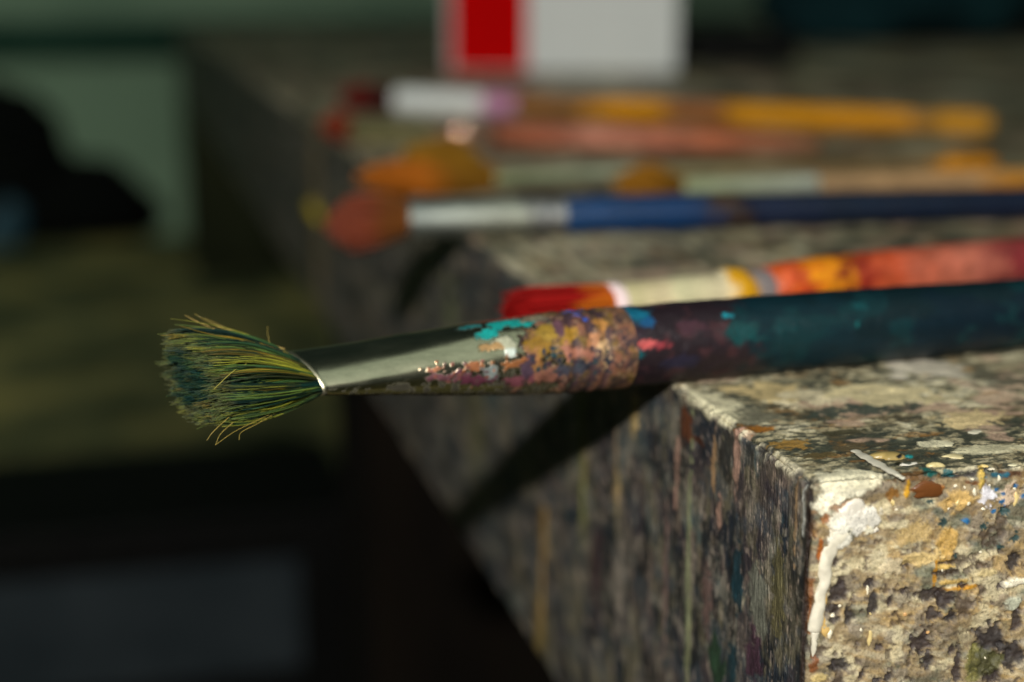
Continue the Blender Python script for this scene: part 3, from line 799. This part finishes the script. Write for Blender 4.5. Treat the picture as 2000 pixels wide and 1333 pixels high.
def hair_mesh(paths, radii, cols, sides=3):
    """paths (n,k,3), radii (n,k), cols (n,k,3)"""
    n, k, _ = paths.shape
    tg = np.gradient(paths, axis=1)
    tg /= np.maximum(np.linalg.norm(tg, axis=2, keepdims=True), 1e-9)
    ref = np.array((0.31, 0.17, 0.93))
    e1 = np.cross(tg, ref); e1 /= np.linalg.norm(e1, axis=2, keepdims=True)
    e2 = np.cross(tg, e1)
    th = np.arange(sides) / sides * 2 * math.pi
    v = paths[:, :, None, :] + radii[:, :, None, None] * (e1[:, :, None, :] * np.cos(th)[None, None, :, None] + e2[:, :, None, :] * np.sin(th)[None, None, :, None])
    c = np.repeat(cols[:, :, None, :], sides, 2)
    i = np.arange(n * k * sides).reshape(n, k, sides)
    j = np.roll(i, -1, 2)
    q = np.stack((i[:, :-1], j[:, :-1], j[:, 1:], i[:, 1:]), -1).reshape(-1, 4)
    return v.reshape(-1, 3), q, c.reshape(-1, 3)

def bristles_big():
    n, k = 7600, 12
    r = np.random.default_rng(21)
    a = r.uniform(0, 2 * math.pi, n); rad = np.sqrt(r.uniform(0, 1, n))
    sw, sn = np.cos(a) * rad, np.sin(a) * rad
    # sheaves: hairs stuck together with dried paint run side by side to a common tip
    nc = 330
    ca = r.uniform(0, 2 * math.pi, nc); cr_ = np.sqrt(r.uniform(0.0, 1.0, nc))
    cw, cn = np.cos(ca) * cr_, np.sin(ca) * cr_
    dist = (sw[:, None] - cw[None]) ** 2 + (sn[:, None] - cn[None]) ** 2
    idx = dist.argmin(1)
    t = np.linspace(0, 1, k)
    tip = axis_pt(S1 - 0.6)
    root = tip + ew * (sw * 4.75)[:, None] + en * (sn * 1.85)[:, None]
    jit_w, jit_n = r.normal(0, 0.22, n), r.normal(0, 0.22, n)
    loose = r.uniform(0, 1, n) < 0.16
    pullv = np.where(loose, 0.1, 0.80)
    cj = r.normal(0, 0.07, (nc, 2))
    tw = sw * (1 - pullv) + (cw + cj[:, 0])[idx] * pullv
    tn = sn * (1 - pullv) + (cn + cj[:, 1])[idx] * pullv
    Lc = r.normal(0, 0.65, nc)
    Lg = 17.0 + Lc[idx] + r.normal(0, 0.5, n) + 1.7 * tw - 1.2 * tw ** 2 - 0.5 * tn
    ax2 = nrm(AX + upv * 0.075)
    HW, HN = 8.3, 6.0
    lw, ln = tw * HW - sw * 4.75, tn * HN - sn * 1.85
    sp = (1 - (1 - t) ** 1.9)
    # sheaves spread apart late: the pull toward the common line grows along the hair
    g = t ** 0.8
    base_w = sw[:, None] * 4.75 + (sw * HW * 0.98 - sw * 4.75)[:, None] * sp[None]
    base_n = sn[:, None] * 1.85 + (sn * HN - sn * 1.85)[:, None] * sp[None]
    cen_w = (cw[idx] * 4.75)[:, None] + ((cw + cj[:, 0])[idx] * HW - cw[idx] * 4.75)[:, None] * sp[None]
    cen_n = (cn[idx] * 1.85)[:, None] + ((cn + cj[:, 1])[idx] * HN - cn[idx] * 1.85)[:, None] * sp[None]
    pg = pullv[:, None] * np.interp(t, [0, .25, .7, 1], [0, .75, .85, .62])[None]
    lat_w = base_w * (1 - pg) + cen_w * pg + jit_w[:, None] * 0.55 * t[None]
    lat_n = base_n * (1 - pg) + cen_n * pg + jit_n[:, None] * 0.55 * t[None]
    # each sheaf has its own slow bend
    bd = r.normal(0, 0.55, (nc, 2))
    lat_w = lat_w + bd[idx, :1] * np.sin(t[None] * 3.1) + r.gamma(2, .05, (n, 1)) * np.sin(r.uniform(0, 6, (n, 1)) + t[None] * 8) * t[None]
    lat_n = lat_n + bd[idx, 1:] * np.sin(t[None] * 3.1) + r.gamma(2, .05, (n, 1)) * np.sin(r.uniform(0, 6, (n, 1)) + t[None] * 8) * t[None]
    pth = root[:, None, :] * 0 + tip + AX * (SLANT * sw * 4.75)[:, None, None] * (1 - 0.5 * t)[None, :, None] + ax2 * (Lg[:, None] * t[None])[..., None] + ew * lat_w[..., None] + en * lat_n[..., None]
    frz = np.where(r.uniform(0, 1, n) < 0.05, 1.0, 0.0)
    pth += (ew * (frz * r.normal(0, 0.9, n))[:, None] + en * (frz * r.normal(0, 0.9, n))[:, None])[:, None, :] * (t[None, :, None] ** 2)
    pth[:, :, 2] -= 0.5 * t[None] ** 2
    rd = r.uniform(0.04, 0.075, n)[:, None] * np.interp(t, [0, .8, 1], [1, 1, .55])[None]
    pal = np.array([s(128, 128, 40), s(98, 112, 38), s(140, 116, 36), s(58, 88, 46), s(24, 66, 56), s(14, 42, 36), s(84, 106, 46), s(8, 22, 18)])
    pw = r.choice(len(pal), nc, p=[.20, .28, .04, .17, .05, .06, .17, .03])
    hc = pal[pw][idx] * r.uniform(0.5, 1.4, (n, 1))
    alt = r.uniform(0, 1, n)
    hc = np.where((alt < 0.16)[:, None], pal[r.choice(len(pal), n)] * 0.9, hc)
    # hairs at a sheaf's edge are coloured near black, painting the shade between sheaves
    dd = np.sqrt(dist[np.arange(n), idx])
    gap_shade = sstep(0.030, 0.065, dd) * 0.88
    hc = hc * (1 - gap_shade[:, None]) + s(6, 26, 20) * gap_shade[:, None]
    cols = np.repeat(hc[:, None, :], k, 1)
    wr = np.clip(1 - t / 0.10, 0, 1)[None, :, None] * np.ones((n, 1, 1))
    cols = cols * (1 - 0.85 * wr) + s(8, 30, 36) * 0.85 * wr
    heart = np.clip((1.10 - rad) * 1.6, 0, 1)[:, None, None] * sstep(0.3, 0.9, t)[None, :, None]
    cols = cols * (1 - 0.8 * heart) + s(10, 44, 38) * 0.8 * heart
    tp = sstep(0.9, 1.0, t)[None, :, None] * (rad[:, None, None] > 0.66)
    cols = cols * (1 - 0.22 * tp) + s(150, 142, 84) * 0.22 * tp
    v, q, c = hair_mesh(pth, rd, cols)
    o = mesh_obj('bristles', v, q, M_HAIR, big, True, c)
    o['kind'] = 'stuff'
    # the few hairs that stand clear of the tuft
    D = tip
    def hair(pts, rr, col):
        pp = spline([D + AX * a_ + ew * b_ + en * c_ for a_, b_, c_ in pts], 14)[None]
        v, q, c = hair_mesh(pp, np.linspace(rr, rr * 0.6, 14)[None], np.repeat(np.repeat(np.array(col)[None, None], 14, 1), 1, 0), 5)
        mesh_obj('stray_bristle', v, q, M_HAIR, big, True, c)
    y1, y2, y3 = s(196, 164, 92), s(150, 130, 60), s(190, 128, 44)
    hair([(2, 4.9, 1.2), (5, 6.2, 2.0), (9, 8.2, 2.8), (11.5, 8.8, 3.6)], .07, y1)
    hair([(3, 5.2, 1.2), (6, 6.6, 2.1), (11, 8.4, 2.6), (15, 9.0, 2.8)], .07, y3)
    hair([(9, 7.2, 2.6), (13, 8.8, 3.8), (16, 9.8, 5.2)], .06, y1)
    hair([(8, 7.4, 2.6), (12, 9.2, 3.8), (14.5, 10.3, 5.0)], .06, y2)
    hair([(6, 6.6, 2.0), (10, 9.0, 3.0), (13, 10.6, 4.0)], .05, y2)
    hair([(2, -2.6, 1.6), (6, -1.0, 3.9), (11, -4.6, 5.2), (15, -8.0, 4.4)], .08, s(160, 150, 70))
    hair([(4, -5.6, -1.5), (8, -7.4, -2.0), (12, -9.0, -2.6), (15, -10.4, -3.6)], .055, y2)
    hair([(3, -5.2, -1.4), (8, -7.6, -2.4), (11, -8.8, -3.0), (11.5, -9.8, -3.6)], .05, y2)
    hair([(12, -7.6, -2.0), (14, -8.8, -3.0), (14.8, -9.8, -4.0)], .055, y2)
    hair([(12.6, -7.6, -1), (15, -8.8, -2.4), (16, -9.4, -3.4)], .055, y2)
    hair([(4, 5.6, 1.6), (4.2, 6.8, 2.8), (4.0, 7.8, 3.6)], .04, y2)
bristles_big()

# ------------------------------------------------------------------ the brushes lying behind
def lathe(name, a, b, prof, colf, parent, na=28, n=70, metal=0.0, gloss=0.35, flat=1.0, seed=0):
    """prof: list of (t, radius) from a to b; colf(points, t) -> colour"""
    a, b = np.asarray(a, float), np.asarray(b, float)
    d = nrm(b - a); L = np.linalg.norm(b - a)
    e1 = nrm(np.cross(d, (0, 0, 1))); e2 = np.cross(e1, d)
    t = np.linspace(0, 1, n)
    r = np.interp(t, [q[0] for q in prof], [q[1] for q in prof])
    th = np.linspace(0, 2 * math.pi, na, endpoint=False)
    fl = np.interp(t, [0, 1], [flat, 1.0])
    p = a + d * (t * L)[:, None, None] + e1 * (np.cos(th)[None] * r[:, None])[..., None] + e2 * (np.sin(th)[None] * (r * fl)[:, None])[..., None]
    i = np.arange(n * na).reshape(n, na); j = np.roll(i, -1, 1)
    q = np.stack((i[:-1], j[:-1], j[1:], i[1:]), -1).reshape(-1, 4)
    p = p.reshape(-1, 3)
    tt = np.repeat(t, na)
    c = colf(p, tt)
    if c.ndim == 1: c = np.repeat(c[None], len(p), 0)
    m = np.full(len(p), metal)
    # closing discs at both ends
    p = np.concatenate((p, [a, b])); c = np.concatenate((c, c[:1], c[-1:])); m = np.concatenate((m, [0, 0]))
    k = n * na
    tri = [(k, (x + 1) % na, x, x) for x in range(na)] + [(k + 1, (n - 1) * na + x, (n - 1) * na + (x + 1) % na, (n - 1) * na + (x + 1) % na) for x in range(na)]
    faces = [tuple(x) for x in q] + [x[:3] for x in tri]
    return mesh_obj(name, p, faces, M_BRUSH, parent, True, c, {'metal': m, 'gloss': np.full(len(p), gloss)})
def stripes(stops, seed, var=0.3, size=6.0):
    xs = [q[0] for q in stops]; cs = np.array([q[1] for q in stops])
    def f(p, t):
        w = np.clip(t + (fbm(p, size * 0.6, seed, 5, 0.6) - 0.5) * 0.085, 0, 1)
        c = np.stack([np.interp(w, xs, cs[:, k]) for k in range(3)], 1)
        return c * (1 - var + 2 * var * fbm(p, size * 0.7, seed + 1, 5))[:, None]
    return f
def tuft(parent, base, d, L, w0, h0, w1, h1, colf, n=420, seed=0, droop=0.0, bow=0.0, rnd=0.6, wdir=None):
    """bristles from the mouth at base, running along d"""
    r = np.random.default_rng(seed)
    d = nrm(d)
    e1 = nrm(wdir - d * np.dot(wdir, d)) if wdir is not None else nrm(np.cross(d, (0, 0, 1)))
    e2 = np.cross(e1, d)
    if e2[2] < 0: e2 = -e2
    a = r.uniform(0, 2 * math.pi, n); rad = np.sqrt(r.uniform(0, 1, n))
    x, y = np.cos(a) * rad, np.sin(a) * rad
    k = 8
    t = np.linspace(0, 1, k)
    Ln = L * (1 - rnd * 0.62 * rad ** 2.4 + r.normal(0, 0.05, n))
    sp = 1 - (1 - t) ** 1.6
    W_ = w0 + (w1 - w0) * sp; H_ = h0 + (h1 - h0) * sp
    p = np.asarray(base) + d * (Ln[:, None] * t[None])[..., None] + e1 * (x[:, None] * W_[None])[..., None] + e2 * (y[:, None] * H_[None] + bow * t[None] ** 2)[..., None]
    p[:, :, 2] -= droop * t[None] ** 2
    rd = np.full((n, k), max(0.11, 0.5 * math.sqrt(w1 * h1) / math.sqrt(n) * 2.0))
    c = colf(t[None, :] * np.ones((n, 1)), x[:, None] * np.ones((1, k)), y[:, None] * np.ones((1, k))) * r.uniform(0.7, 1.3, (n, 1, 1))
    v, q, cc = hair_mesh(p, rd, c)
    o = mesh_obj('bristles', v, q, M_HAIR, parent, True, cc)
    o['kind'] = 'stuff'
    return o
def two(ca, cb, lo=0.3, hi=0.8):
    def f(t, x, y):
        w = sstep(lo, hi, t)[..., None]
        return ca * (1 - w) + cb * w
    return f
STEEL = np.array((0.66, 0.66, 0.56))
GRP = 'paintbrushes lying on the workbench'
def small_brush(label, a, b, split, fer_prof, han_prof, fer_col, han_col, fer_metal, tuft_args, rings=True, seed=0, gloss=0.3, flat=0.8, hgloss=0.34, brush_ext=0.0):
    a, b = np.asarray(a, float), np.asarray(b, float)
    d = nrm(b - a)
    b = b + d * brush_ext
    L = np.linalg.norm(b - a)
    e = empty('paintbrush', (a + b) / 2 * np.array((1, 1, 0)))
    tag(e, label, 'paintbrush', GRP)
    m = a + d * split
    lathe('ferrule', a, m, fer_prof, fer_col, e, metal=fer_metal, gloss=gloss, flat=flat, seed=seed)
    lathe('handle', m - d * 1.0, b, han_prof, han_col, e, n=110, gloss=hgloss, seed=seed)
    tuft(e, a + d * 0.6, -d, **tuft_args)
    return e
# A: red bristles, pale ferrule, orange spattered handle
a, b = TOP(1186, 600, 4.6), TOP(2000, 512, 5.0)
small_brush('paintbrush with short red and amber bristles and red orange spattered handle behind the large brush', a, b, 36.5,
            [(0, 4.5), (.04, 4.7), (.08, 4.4), (.5, 4.3), (.66, 4.2), (.7, 4.9), (.74, 5.1), (.8, 4.9), (.84, 4.2), (1, 4.0)],
            [(0, 4.3), (.02, 5.0), (.1, 5.4), (.4, 5.4), (.8, 4.0), (1, 2.6)],
            stripes([(0, s(232, 206, 206)), (.06, s(236, 214, 210)), (.09, s(196, 186, 140)), (.3, s(204, 188, 150)), (.36, s(196, 190, 150)), (.66, s(206, 192, 156)), (.7, s(204, 150, 20)), (.82, s(196, 140, 24)), (.86, s(130, 122, 120)), (1, s(126, 116, 116))], 501, .15),
            stripes([(0, s(200, 96, 54)), (.04, s(190, 62, 28)), (.07, s(222, 140, 16)), (.11, s(206, 124, 20)), (.13, s(116, 26, 20)), (.19, s(186, 78, 44)), (.26, s(176, 90, 66)), (.36, s(176, 100, 80)), (.44, s(124, 42, 46)), (.6, s(144, 54, 48)), (.68, s(170, 94, 40)), (.8, s(190, 110, 24)), (1, s(150, 90, 30))], 503, .3, 3.0),
            0.0, dict(L=20, w0=4.0, h0=4.0, w1=4.6, h1=5.0, colf=lambda t, x, y: np.where((sstep(.1, .7, t) * .8 + y * .3 + .25 * np.sin(x * 9) > .42)[..., None], s(136, 12, 10), s(176, 88, 16)), n=700, seed=51, rnd=.16), brush_ext=70, flat=.95)
# B: blue handle, wide rusty tuft hanging past the edge
a, b = TOP(797, 428, 5.2), TOP(2000, 398, 5.0)
small_brush('blue handled paintbrush with rusty orange tuft hanging past the bench edge and steel ferrule', a, b, 41,
            [(0, 5.8), (.1, 5.6), (.5, 5.2), (.74, 4.8), (.9, 4.6), (1, 4.6)],
            [(0, 4.6), (.05, 4.8), (.25, 4.9), (.27, 4.5), (.35, 4.6), (.7, 4.4), (1, 3.0)],
            stripes([(0, s(150, 156, 150)), (.7, s(172, 174, 160)), (.76, s(120, 122, 124)), (.8, s(164, 164, 158)), (.86, s(110, 112, 120)), (.92, s(156, 156, 152)), (1, s(130, 134, 140))], 511, .2),
            stripes([(0, s(4, 50, 92)), (.15, s(2, 46, 88)), (.205, s(4, 36, 72)), (.215, s(54, 34, 14)), (.25, s(48, 32, 16)), (.262, s(6, 20, 48)), (.4, s(6, 22, 42)), (1, s(6, 16, 42))], 513, .2),
            1.0, dict(L=19.5, w0=4.2, h0=3.8, w1=6.2, h1=7.2, colf=lambda t, x, y: (s(104, 58, 18) * (1 - sstep(.45, .9, t))[..., None] + s(118, 52, 30) * sstep(.45, .9, t)[..., None]), n=700, seed=52, rnd=.55, droop=1.0), gloss=.5, flat=.9, brush_ext=60)
# C: splayed ochre fan
a, b = TOP(962, 348, 5.0), TOP(1942, 320, 4.2)
eC = small_brush('paintbrush with wide splayed ochre bristles lying just behind the blue handled one', a, b, 50,
            [(0, 4.6), (.2, 4.2), (.8, 3.6), (1, 3.4)], [(0, 3.4), (.1, 3.2), (.6, 2.6), (.84, 2.4), (.86, 3.3), (.97, 3.3), (1, 2.0)],
            stripes([(0, s(176, 180, 140)), (1, s(196, 194, 170))], 521, .15),
            stripes([(0, s(122, 114, 82)), (.45, s(104, 84, 54)), (.8, s(112, 92, 60)), (.84, s(188, 124, 20)), (1, s(182, 116, 16))], 523, .25),
            0.85, dict(L=39, w0=4.0, h0=3.6, w1=8.0, h1=5.6, colf=two(s(124, 84, 20), s(176, 96, 18), .6, .98), n=800, seed=53, rnd=.7, droop=1.5, bow=2.5), gloss=.3, flat=.6)
tuft(eC, a + nrm(b - a) * 0.6, -nrm(b - a), 27, 3.2, 2.8, 6.0, 5.5, two(s(116, 80, 18), s(140, 98, 24)), n=500, seed=61, rnd=.9, bow=7.5)
# E: small ochre brush in the gap before the blue handle
a, b = TOP(1330, 368, 4.4), TOP(2000, 350, 4.0)
small_brush('small paintbrush with short dark ochre tuft and pale ferrule lying against the blue handle', a, b, 42,
            [(0, 3.6), (.2, 3.6), (.8, 3.5), (1, 3.3)], [(0, 3.3), (.2, 3.2), (.6, 3.0), (1, 2.6)],
            stripes([(0, s(170, 178, 138)), (.6, s(190, 194, 170)), (1, s(196, 200, 186))], 531, .12),
            stripes([(0, s(150, 122, 88)), (.5, s(166, 130, 90)), (.54, s(190, 128, 40)), (.62, s(180, 124, 50)), (1, s(150, 120, 76))], 533, .25),
            0.6, dict(L=20, w0=3.2, h0=3.2, w1=4.6, h1=6.6, colf=two(s(110, 76, 20), s(150, 100, 24)), n=500, seed=54, rnd=.8, bow=1.0), gloss=.32, brush_ext=40)
# F: yellow handle at the back, white ferrule, maroon bristles
a, b = TOP(778, 197, 5.4), TOP(1938, 243, 5.0)
small_brush('yellow handled paintbrush with white ferrule and dark maroon bristles, farthest of the brushes', a, b, 66,
            [(0, 6.2), (.1, 6.2), (.72, 6.0), (.8, 5.8), (1, 5.4)], [(0, 5.3), (.1, 4.8), (.3, 5.2), (.8, 5.0), (.865, 4.2), (.885, 4.2), (.9, 5.0), (.98, 5.0), (1, 3.5)],
            stripes([(0, s(232, 236, 232)), (.72, s(236, 238, 234)), (.76, s(206, 140, 176)), (1, s(196, 140, 170))], 541, .05),
            stripes([(0, s(150, 100, 50)), (.16, s(146, 98, 46)), (.2, s(226, 150, 10)), (.34, s(220, 146, 12)), (.38, s(150, 96, 56)), (.46, s(160, 100, 50)), (.5, s(216, 146, 10)), (.86, s(214, 142, 8)), (.87, s(150, 110, 60)), (.89, s(160, 120, 60)), (.9, s(206, 142, 10)), (1, s(196, 136, 10))], 543, .15),
            0.0, dict(L=32, w0=5.4, h0=5.2, w1=6.0, h1=7.5, colf=two(s(56, 12, 16), s(110, 30, 26), .4, .9), n=500, seed=55, rnd=.5), gloss=.32, flat=1.0)
# G: reddish brown handle, shining collar
a, b = TOP(690, 254, 5.0), TOP(1600, 282, 4.6)
small_brush('paintbrush with reddish brown handle, olive gold ferrule and red tip beside the white ferruled one', a, b, 62,
            [(0, 4.4), (.3, 4.4), (.6, 4.4), (.64, 5.0), (.69, 5.7), (.72, 5.7), (.755, 5.0), (.79, 4.1), (1, 4.2)], [(0, 4.3), (.1, 4.8), (.5, 4.6), (.9, 3.6), (1, 2.4)],
            stripes([(0, s(176, 172, 120)), (.55, s(186, 176, 130)), (.66, s(206, 160, 140)), (.9, s(206, 168, 140)), (1, s(160, 110, 84))], 551, .12),
            stripes([(0, s(150, 82, 54)), (.2, s(160, 90, 62)), (.3, s(196, 128, 104)), (.5, s(176, 104, 76)), (.7, s(170, 92, 54)), (1, s(120, 76, 44))], 553, .3),
            0.75, dict(L=14, w0=3.8, h0=3.8, w1=4.4, h1=6.0, colf=two(s(110, 34, 14), s(126, 46, 20)), n=400, seed=56, rnd=.8, bow=1.5), gloss=.1, flat=1.0)

# ------------------------------------------------------------------ carton and dark things at the back of the bench
b0, b1 = TOP(872, 142), TOP(1322, 144)
M_WHITE = paint_material('white_card', (0.84, 0.85, 0.82), 0.8, 0.04, 40.0, 0.0002, 0.0, 0.15)
M_RED = paint_material('red_print', (0.62, 0.0015, 0.002), 0.9, 0.05, 40.0, 0.0001, 0.0, 0.03)
M_PINK = paint_material('pink_print', (0.55, 0.30, 0.28), 0.5, 0.05, 40.0, 0.0001)
wd = np.linalg.norm((b1 - b0)[:2])
ang = math.atan2(b1[1] - b0[1], b1[0] - b0[0])
car = empty('carton', (b0[0], b0[1], 0.6))
def in_carton(name, x0, x1, y0, y1, z0, z1, mat, bev=1.5):
    o = box(name, x0, x1, y0, y1, z0, z1, mat, None, bev)
    o.parent = car
    return o
in_carton('carton_body', 0, wd, 0, 70, 0, 230, M_WHITE)
in_carton('red_stripe', wd * 0.028, wd * 0.35, -0.6, -0.02, 1.5, 228, M_RED, 0)
in_carton('pink_edge', 1.5, wd * 0.024, -0.6, -0.02, 1.5, 228, M_PINK, 0)
car.rotation_euler = (0, 0, ang)
tag(car, 'white carton with a broad red stripe standing on the bench behind the brushes', 'carton')

M_BLACK = rough_material('black_plastic', [(0.3, (0.004, 0.004, 0.004)), (0.7, (0.012, 0.012, 0.011))], 60, 0.6)
M_TEAL = rough_material('teal_cloth', [(0.3, (0.004, 0.016, 0.020)), (0.7, (0.012, 0.05, 0.056))], 14, 0.9, 0.004)
t0 = TOP(1352, 128); t1 = TOP(1530, 122)
case = empty('tool_case', (t0[0], t0[1], 0.6))
for nm, args in (('case_body', (0, np.linalg.norm(t1 - t0), 0, 120, 0, 16)), ('case_lid', (2, np.linalg.norm(t1 - t0) - 2, 2, 118, 16.4, 24))):
    o = box(nm, *args, M_BLACK, None, 4); o.parent = case
tag(case, 'flat black case lying on the bench right of the red striped carton', 'case')
def lump(name, ctr, rad, mat, seed, amp=0.35, parent=None, nu=48, nv=28, fl=1.0):
    th = np.linspace(0, 2 * math.pi, nu, endpoint=False); ph = np.linspace(-math.pi / 2, math.pi / 2, nv)
    Pn, Tn = np.meshgrid(ph, th, indexing='ij')
    d = np.stack((np.cos(Pn) * np.cos(Tn), np.cos(Pn) * np.sin(Tn), np.sin(Pn)), -1).reshape(-1, 3)
    r = 1 + amp * (fbm(d * 100, 60, seed, 4) - 0.5) * 2
    p = np.asarray(ctr) + d * r[:, None] * np.asarray(rad)
    p[:, 2] = np.maximum(p[:, 2], ctr[2] - rad[2] * fl)
    i = np.arange(nv * nu).reshape(nv, nu); j = np.roll(i, -1, 1)
    q = np.stack((i[:-1], j[:-1], j[1:], i[1:]), -1).reshape(-1, 4)
    return mesh_obj(name, p, q, mat, parent)
c0 = TOP(1432, 98)
jar = empty('jar', (c0[0], c0[1], 0))
lathe('jar_body', (c0[0], c0[1], 0.6), (c0[0], c0[1], 62), [(0, 23), (.06, 26), (.8, 26), (.92, 20), (1, 20)], stripes([(0, s(96, 100, 72)), (1, s(112, 112, 80))], 601, .2), jar, gloss=.5)
lathe('lid', (c0[0], c0[1], 62.4), (c0[0], c0[1], 76), [(0, 22), (.8, 22), (1, 20)], stripes([(0, s(40, 84, 76)), (1, s(44, 88, 80))], 603, .2), jar, gloss=.5)
tag(jar, 'small olive jar with a teal lid behind the flat black case', 'jar')
c0 = TOP(1760, 80)
rag = lump('rag', (c0[0], c0[1], 42), (140, 90, 60), M_TEAL, 71, 0.25, None, 48, 28, 0.7)
tag(rag, 'crumpled dark teal rag heaped at the far end of the bench', 'rag')
c0 = TOP(2010, 70)
box2 = box('toolbox', c0[0] - 60, c0[0] + 260, c0[1], c0[1] + 160, 0.6, 150, M_BLACK, None, 8)
tag(box2, 'black toolbox at the far right of the bench beside the teal rag', 'toolbox')

# ------------------------------------------------------------------ the dim room behind
M_FLOOR = rough_material('floor_concrete', [(0.36, (0.035, 0.04, 0.02)), (0.5, (0.15, 0.14, 0.07)), (0.62, (0.34, 0.26, 0.10))], 3.4, 0.85, 0.003)
fl = mesh_obj('floor', [(-9000, -4000, FLOOR), (9000, -4000, FLOOR), (9000, 6000, FLOOR), (-9000, 6000, FLOOR)], [(0, 1, 2, 3)], M_FLOOR, None, False)
tag(fl, 'olive brown concrete floor', None, None, 'structure')
WY = 5600.0
M_WALL = rough_material('wall_paint', [(0.3, (0.22, 0.30, 0.23)), (0.7, (0.34, 0.42, 0.32))], 1.5, 0.8, 0.003)
wl = box('wall', -9000, 9000, WY, WY + 120, FLOOR, 2600, M_WALL, None, 0)
tag(wl, 'pale grey green wall', None, None, 'structure')
M_RAIL = rough_material('rail_paint', [(0.3, (0.012, 0.04, 0.03)), (0.7, (0.03, 0.075, 0.055))], 3, 0.7)

def wall_z(v, yy): return on(600, v, 1, yy)[2]
def wall_x(u, v, yy): return on(u, v, 1, yy)[0]
r1, r0 = wall_z(38, WY - 40), wall_z(112, WY - 40)
rail = box('rail', -8000, 8000, WY - 40, WY - 1, r0, r1, M_RAIL, None, 6)
tag(rail, 'dark green wooden rail running along the pale grey green wall', 'rail')
# dark cupboard by the wall beyond the bench
cy = 4700.0
cx0 = wall_x(372, 300, cy)
cup = empty('cupboard', (cx0 + 450, cy + 250, FLOOR))
tag(cup, 'tall dark cupboard standing against the wall beyond the bench', 'cupboard')
cz = wall_z(62, cy)
M_CUP = rough_material('cupboard_wood', [(0.3, (0.014, 0.015, 0.008)), (0.7, (0.035, 0.034, 0.018))], 6, 0.9, 0.001, (1, 1, 0.2))
box('cupboard_body', cx0, cx0 + 900, cy, cy + 600, FLOOR + 0.5, cz, M_CUP, cup, 10)
box('door', cx0 + 20, cx0 + 445, cy - 18, cy - 1, FLOOR + 60, cz - 30, M_CUP, cup, 4)
box('door', cx0 + 455, cx0 + 880, cy - 18, cy - 1, FLOOR + 60, cz - 30, M_CUP, cup, 4)
# slumped black bag on the floor with a round blue badge
bp = on(110, 478, 2, FLOOR)
bagm = rough_material('bag_cloth', [(0.3, (0.002, 0.002, 0.002)), (0.7, (0.006, 0.006, 0.006))], 20, 0.9)
bag = empty('bag', (bp[0], bp[1] + 200, FLOOR))
tag(bag, 'slumped black bag with a small round blue badge on the floor before the wall', 'bag')
sc_ = np.linalg.norm(bp - CAM) / FPX
def bag_pt(u, v): return np.array(on(u, v, 1, bp[1] + 150))
q1 = bag_pt(95, 415); lump('bag_body', q1, (235 * sc_, 170, 95 * sc_), bagm, 81, 0.12, bag, 48, 28, 0.8)
q2 = bag_pt(20, 310); lump('bag_top', q2, (115 * sc_, 150, 165 * sc_), bagm, 82, 0.15, bag)
q4 = bag_pt(170, 385); lump('bag_pocket', q4, (120 * sc_, 150, 95 * sc_), bagm, 84, 0.12, bag)
q3 = bag_pt(12, 440)
vv, ff = dome_mesh(83, 48 * sc_, 48 * sc_, 26)
mesh_obj('badge', place(vv, q3 + np.array((0, -172, 0)), (1, 0, 0), (0, 0, 1), (0, -1, 0)), ff, paint_material('blue_badge', (0.02, 0.07, 0.12), 0.6, 0.2, 20), bag)
# low black chest with a slate blue front panel, left of the bench
hy = 1250.0
x1 = wall_x(690, 1100, hy)
zt = wall_z(1040, hy)
chest = empty('chest', (x1 - 350, hy + 150, FLOOR))
tag(chest, 'low black chest with a slate blue front panel on the floor left of the bench', 'chest')
box('chest_body', x1 - 700, x1, hy, hy + 230, FLOOR + 0.5, zt, M_BLACK, chest, 6)
box('lid', x1 - 706, x1 + 6, hy - 6, hy + 236, zt + 0.5, zt + 24, M_BLACK, chest, 6)
pz0, pz1 = wall_z(1300, hy), wall_z(1085, hy)
M_SLATE = rough_material('slate_panel', [(0.3, (0.03, 0.042, 0.05)), (0.7, (0.06, 0.075, 0.085))], 12, 0.7)
box('front_panel', x1 - 660, wall_x(588, 1200, hy), hy - 5, hy - 0.5, pz0, pz1, M_SLATE, chest, 1.5)
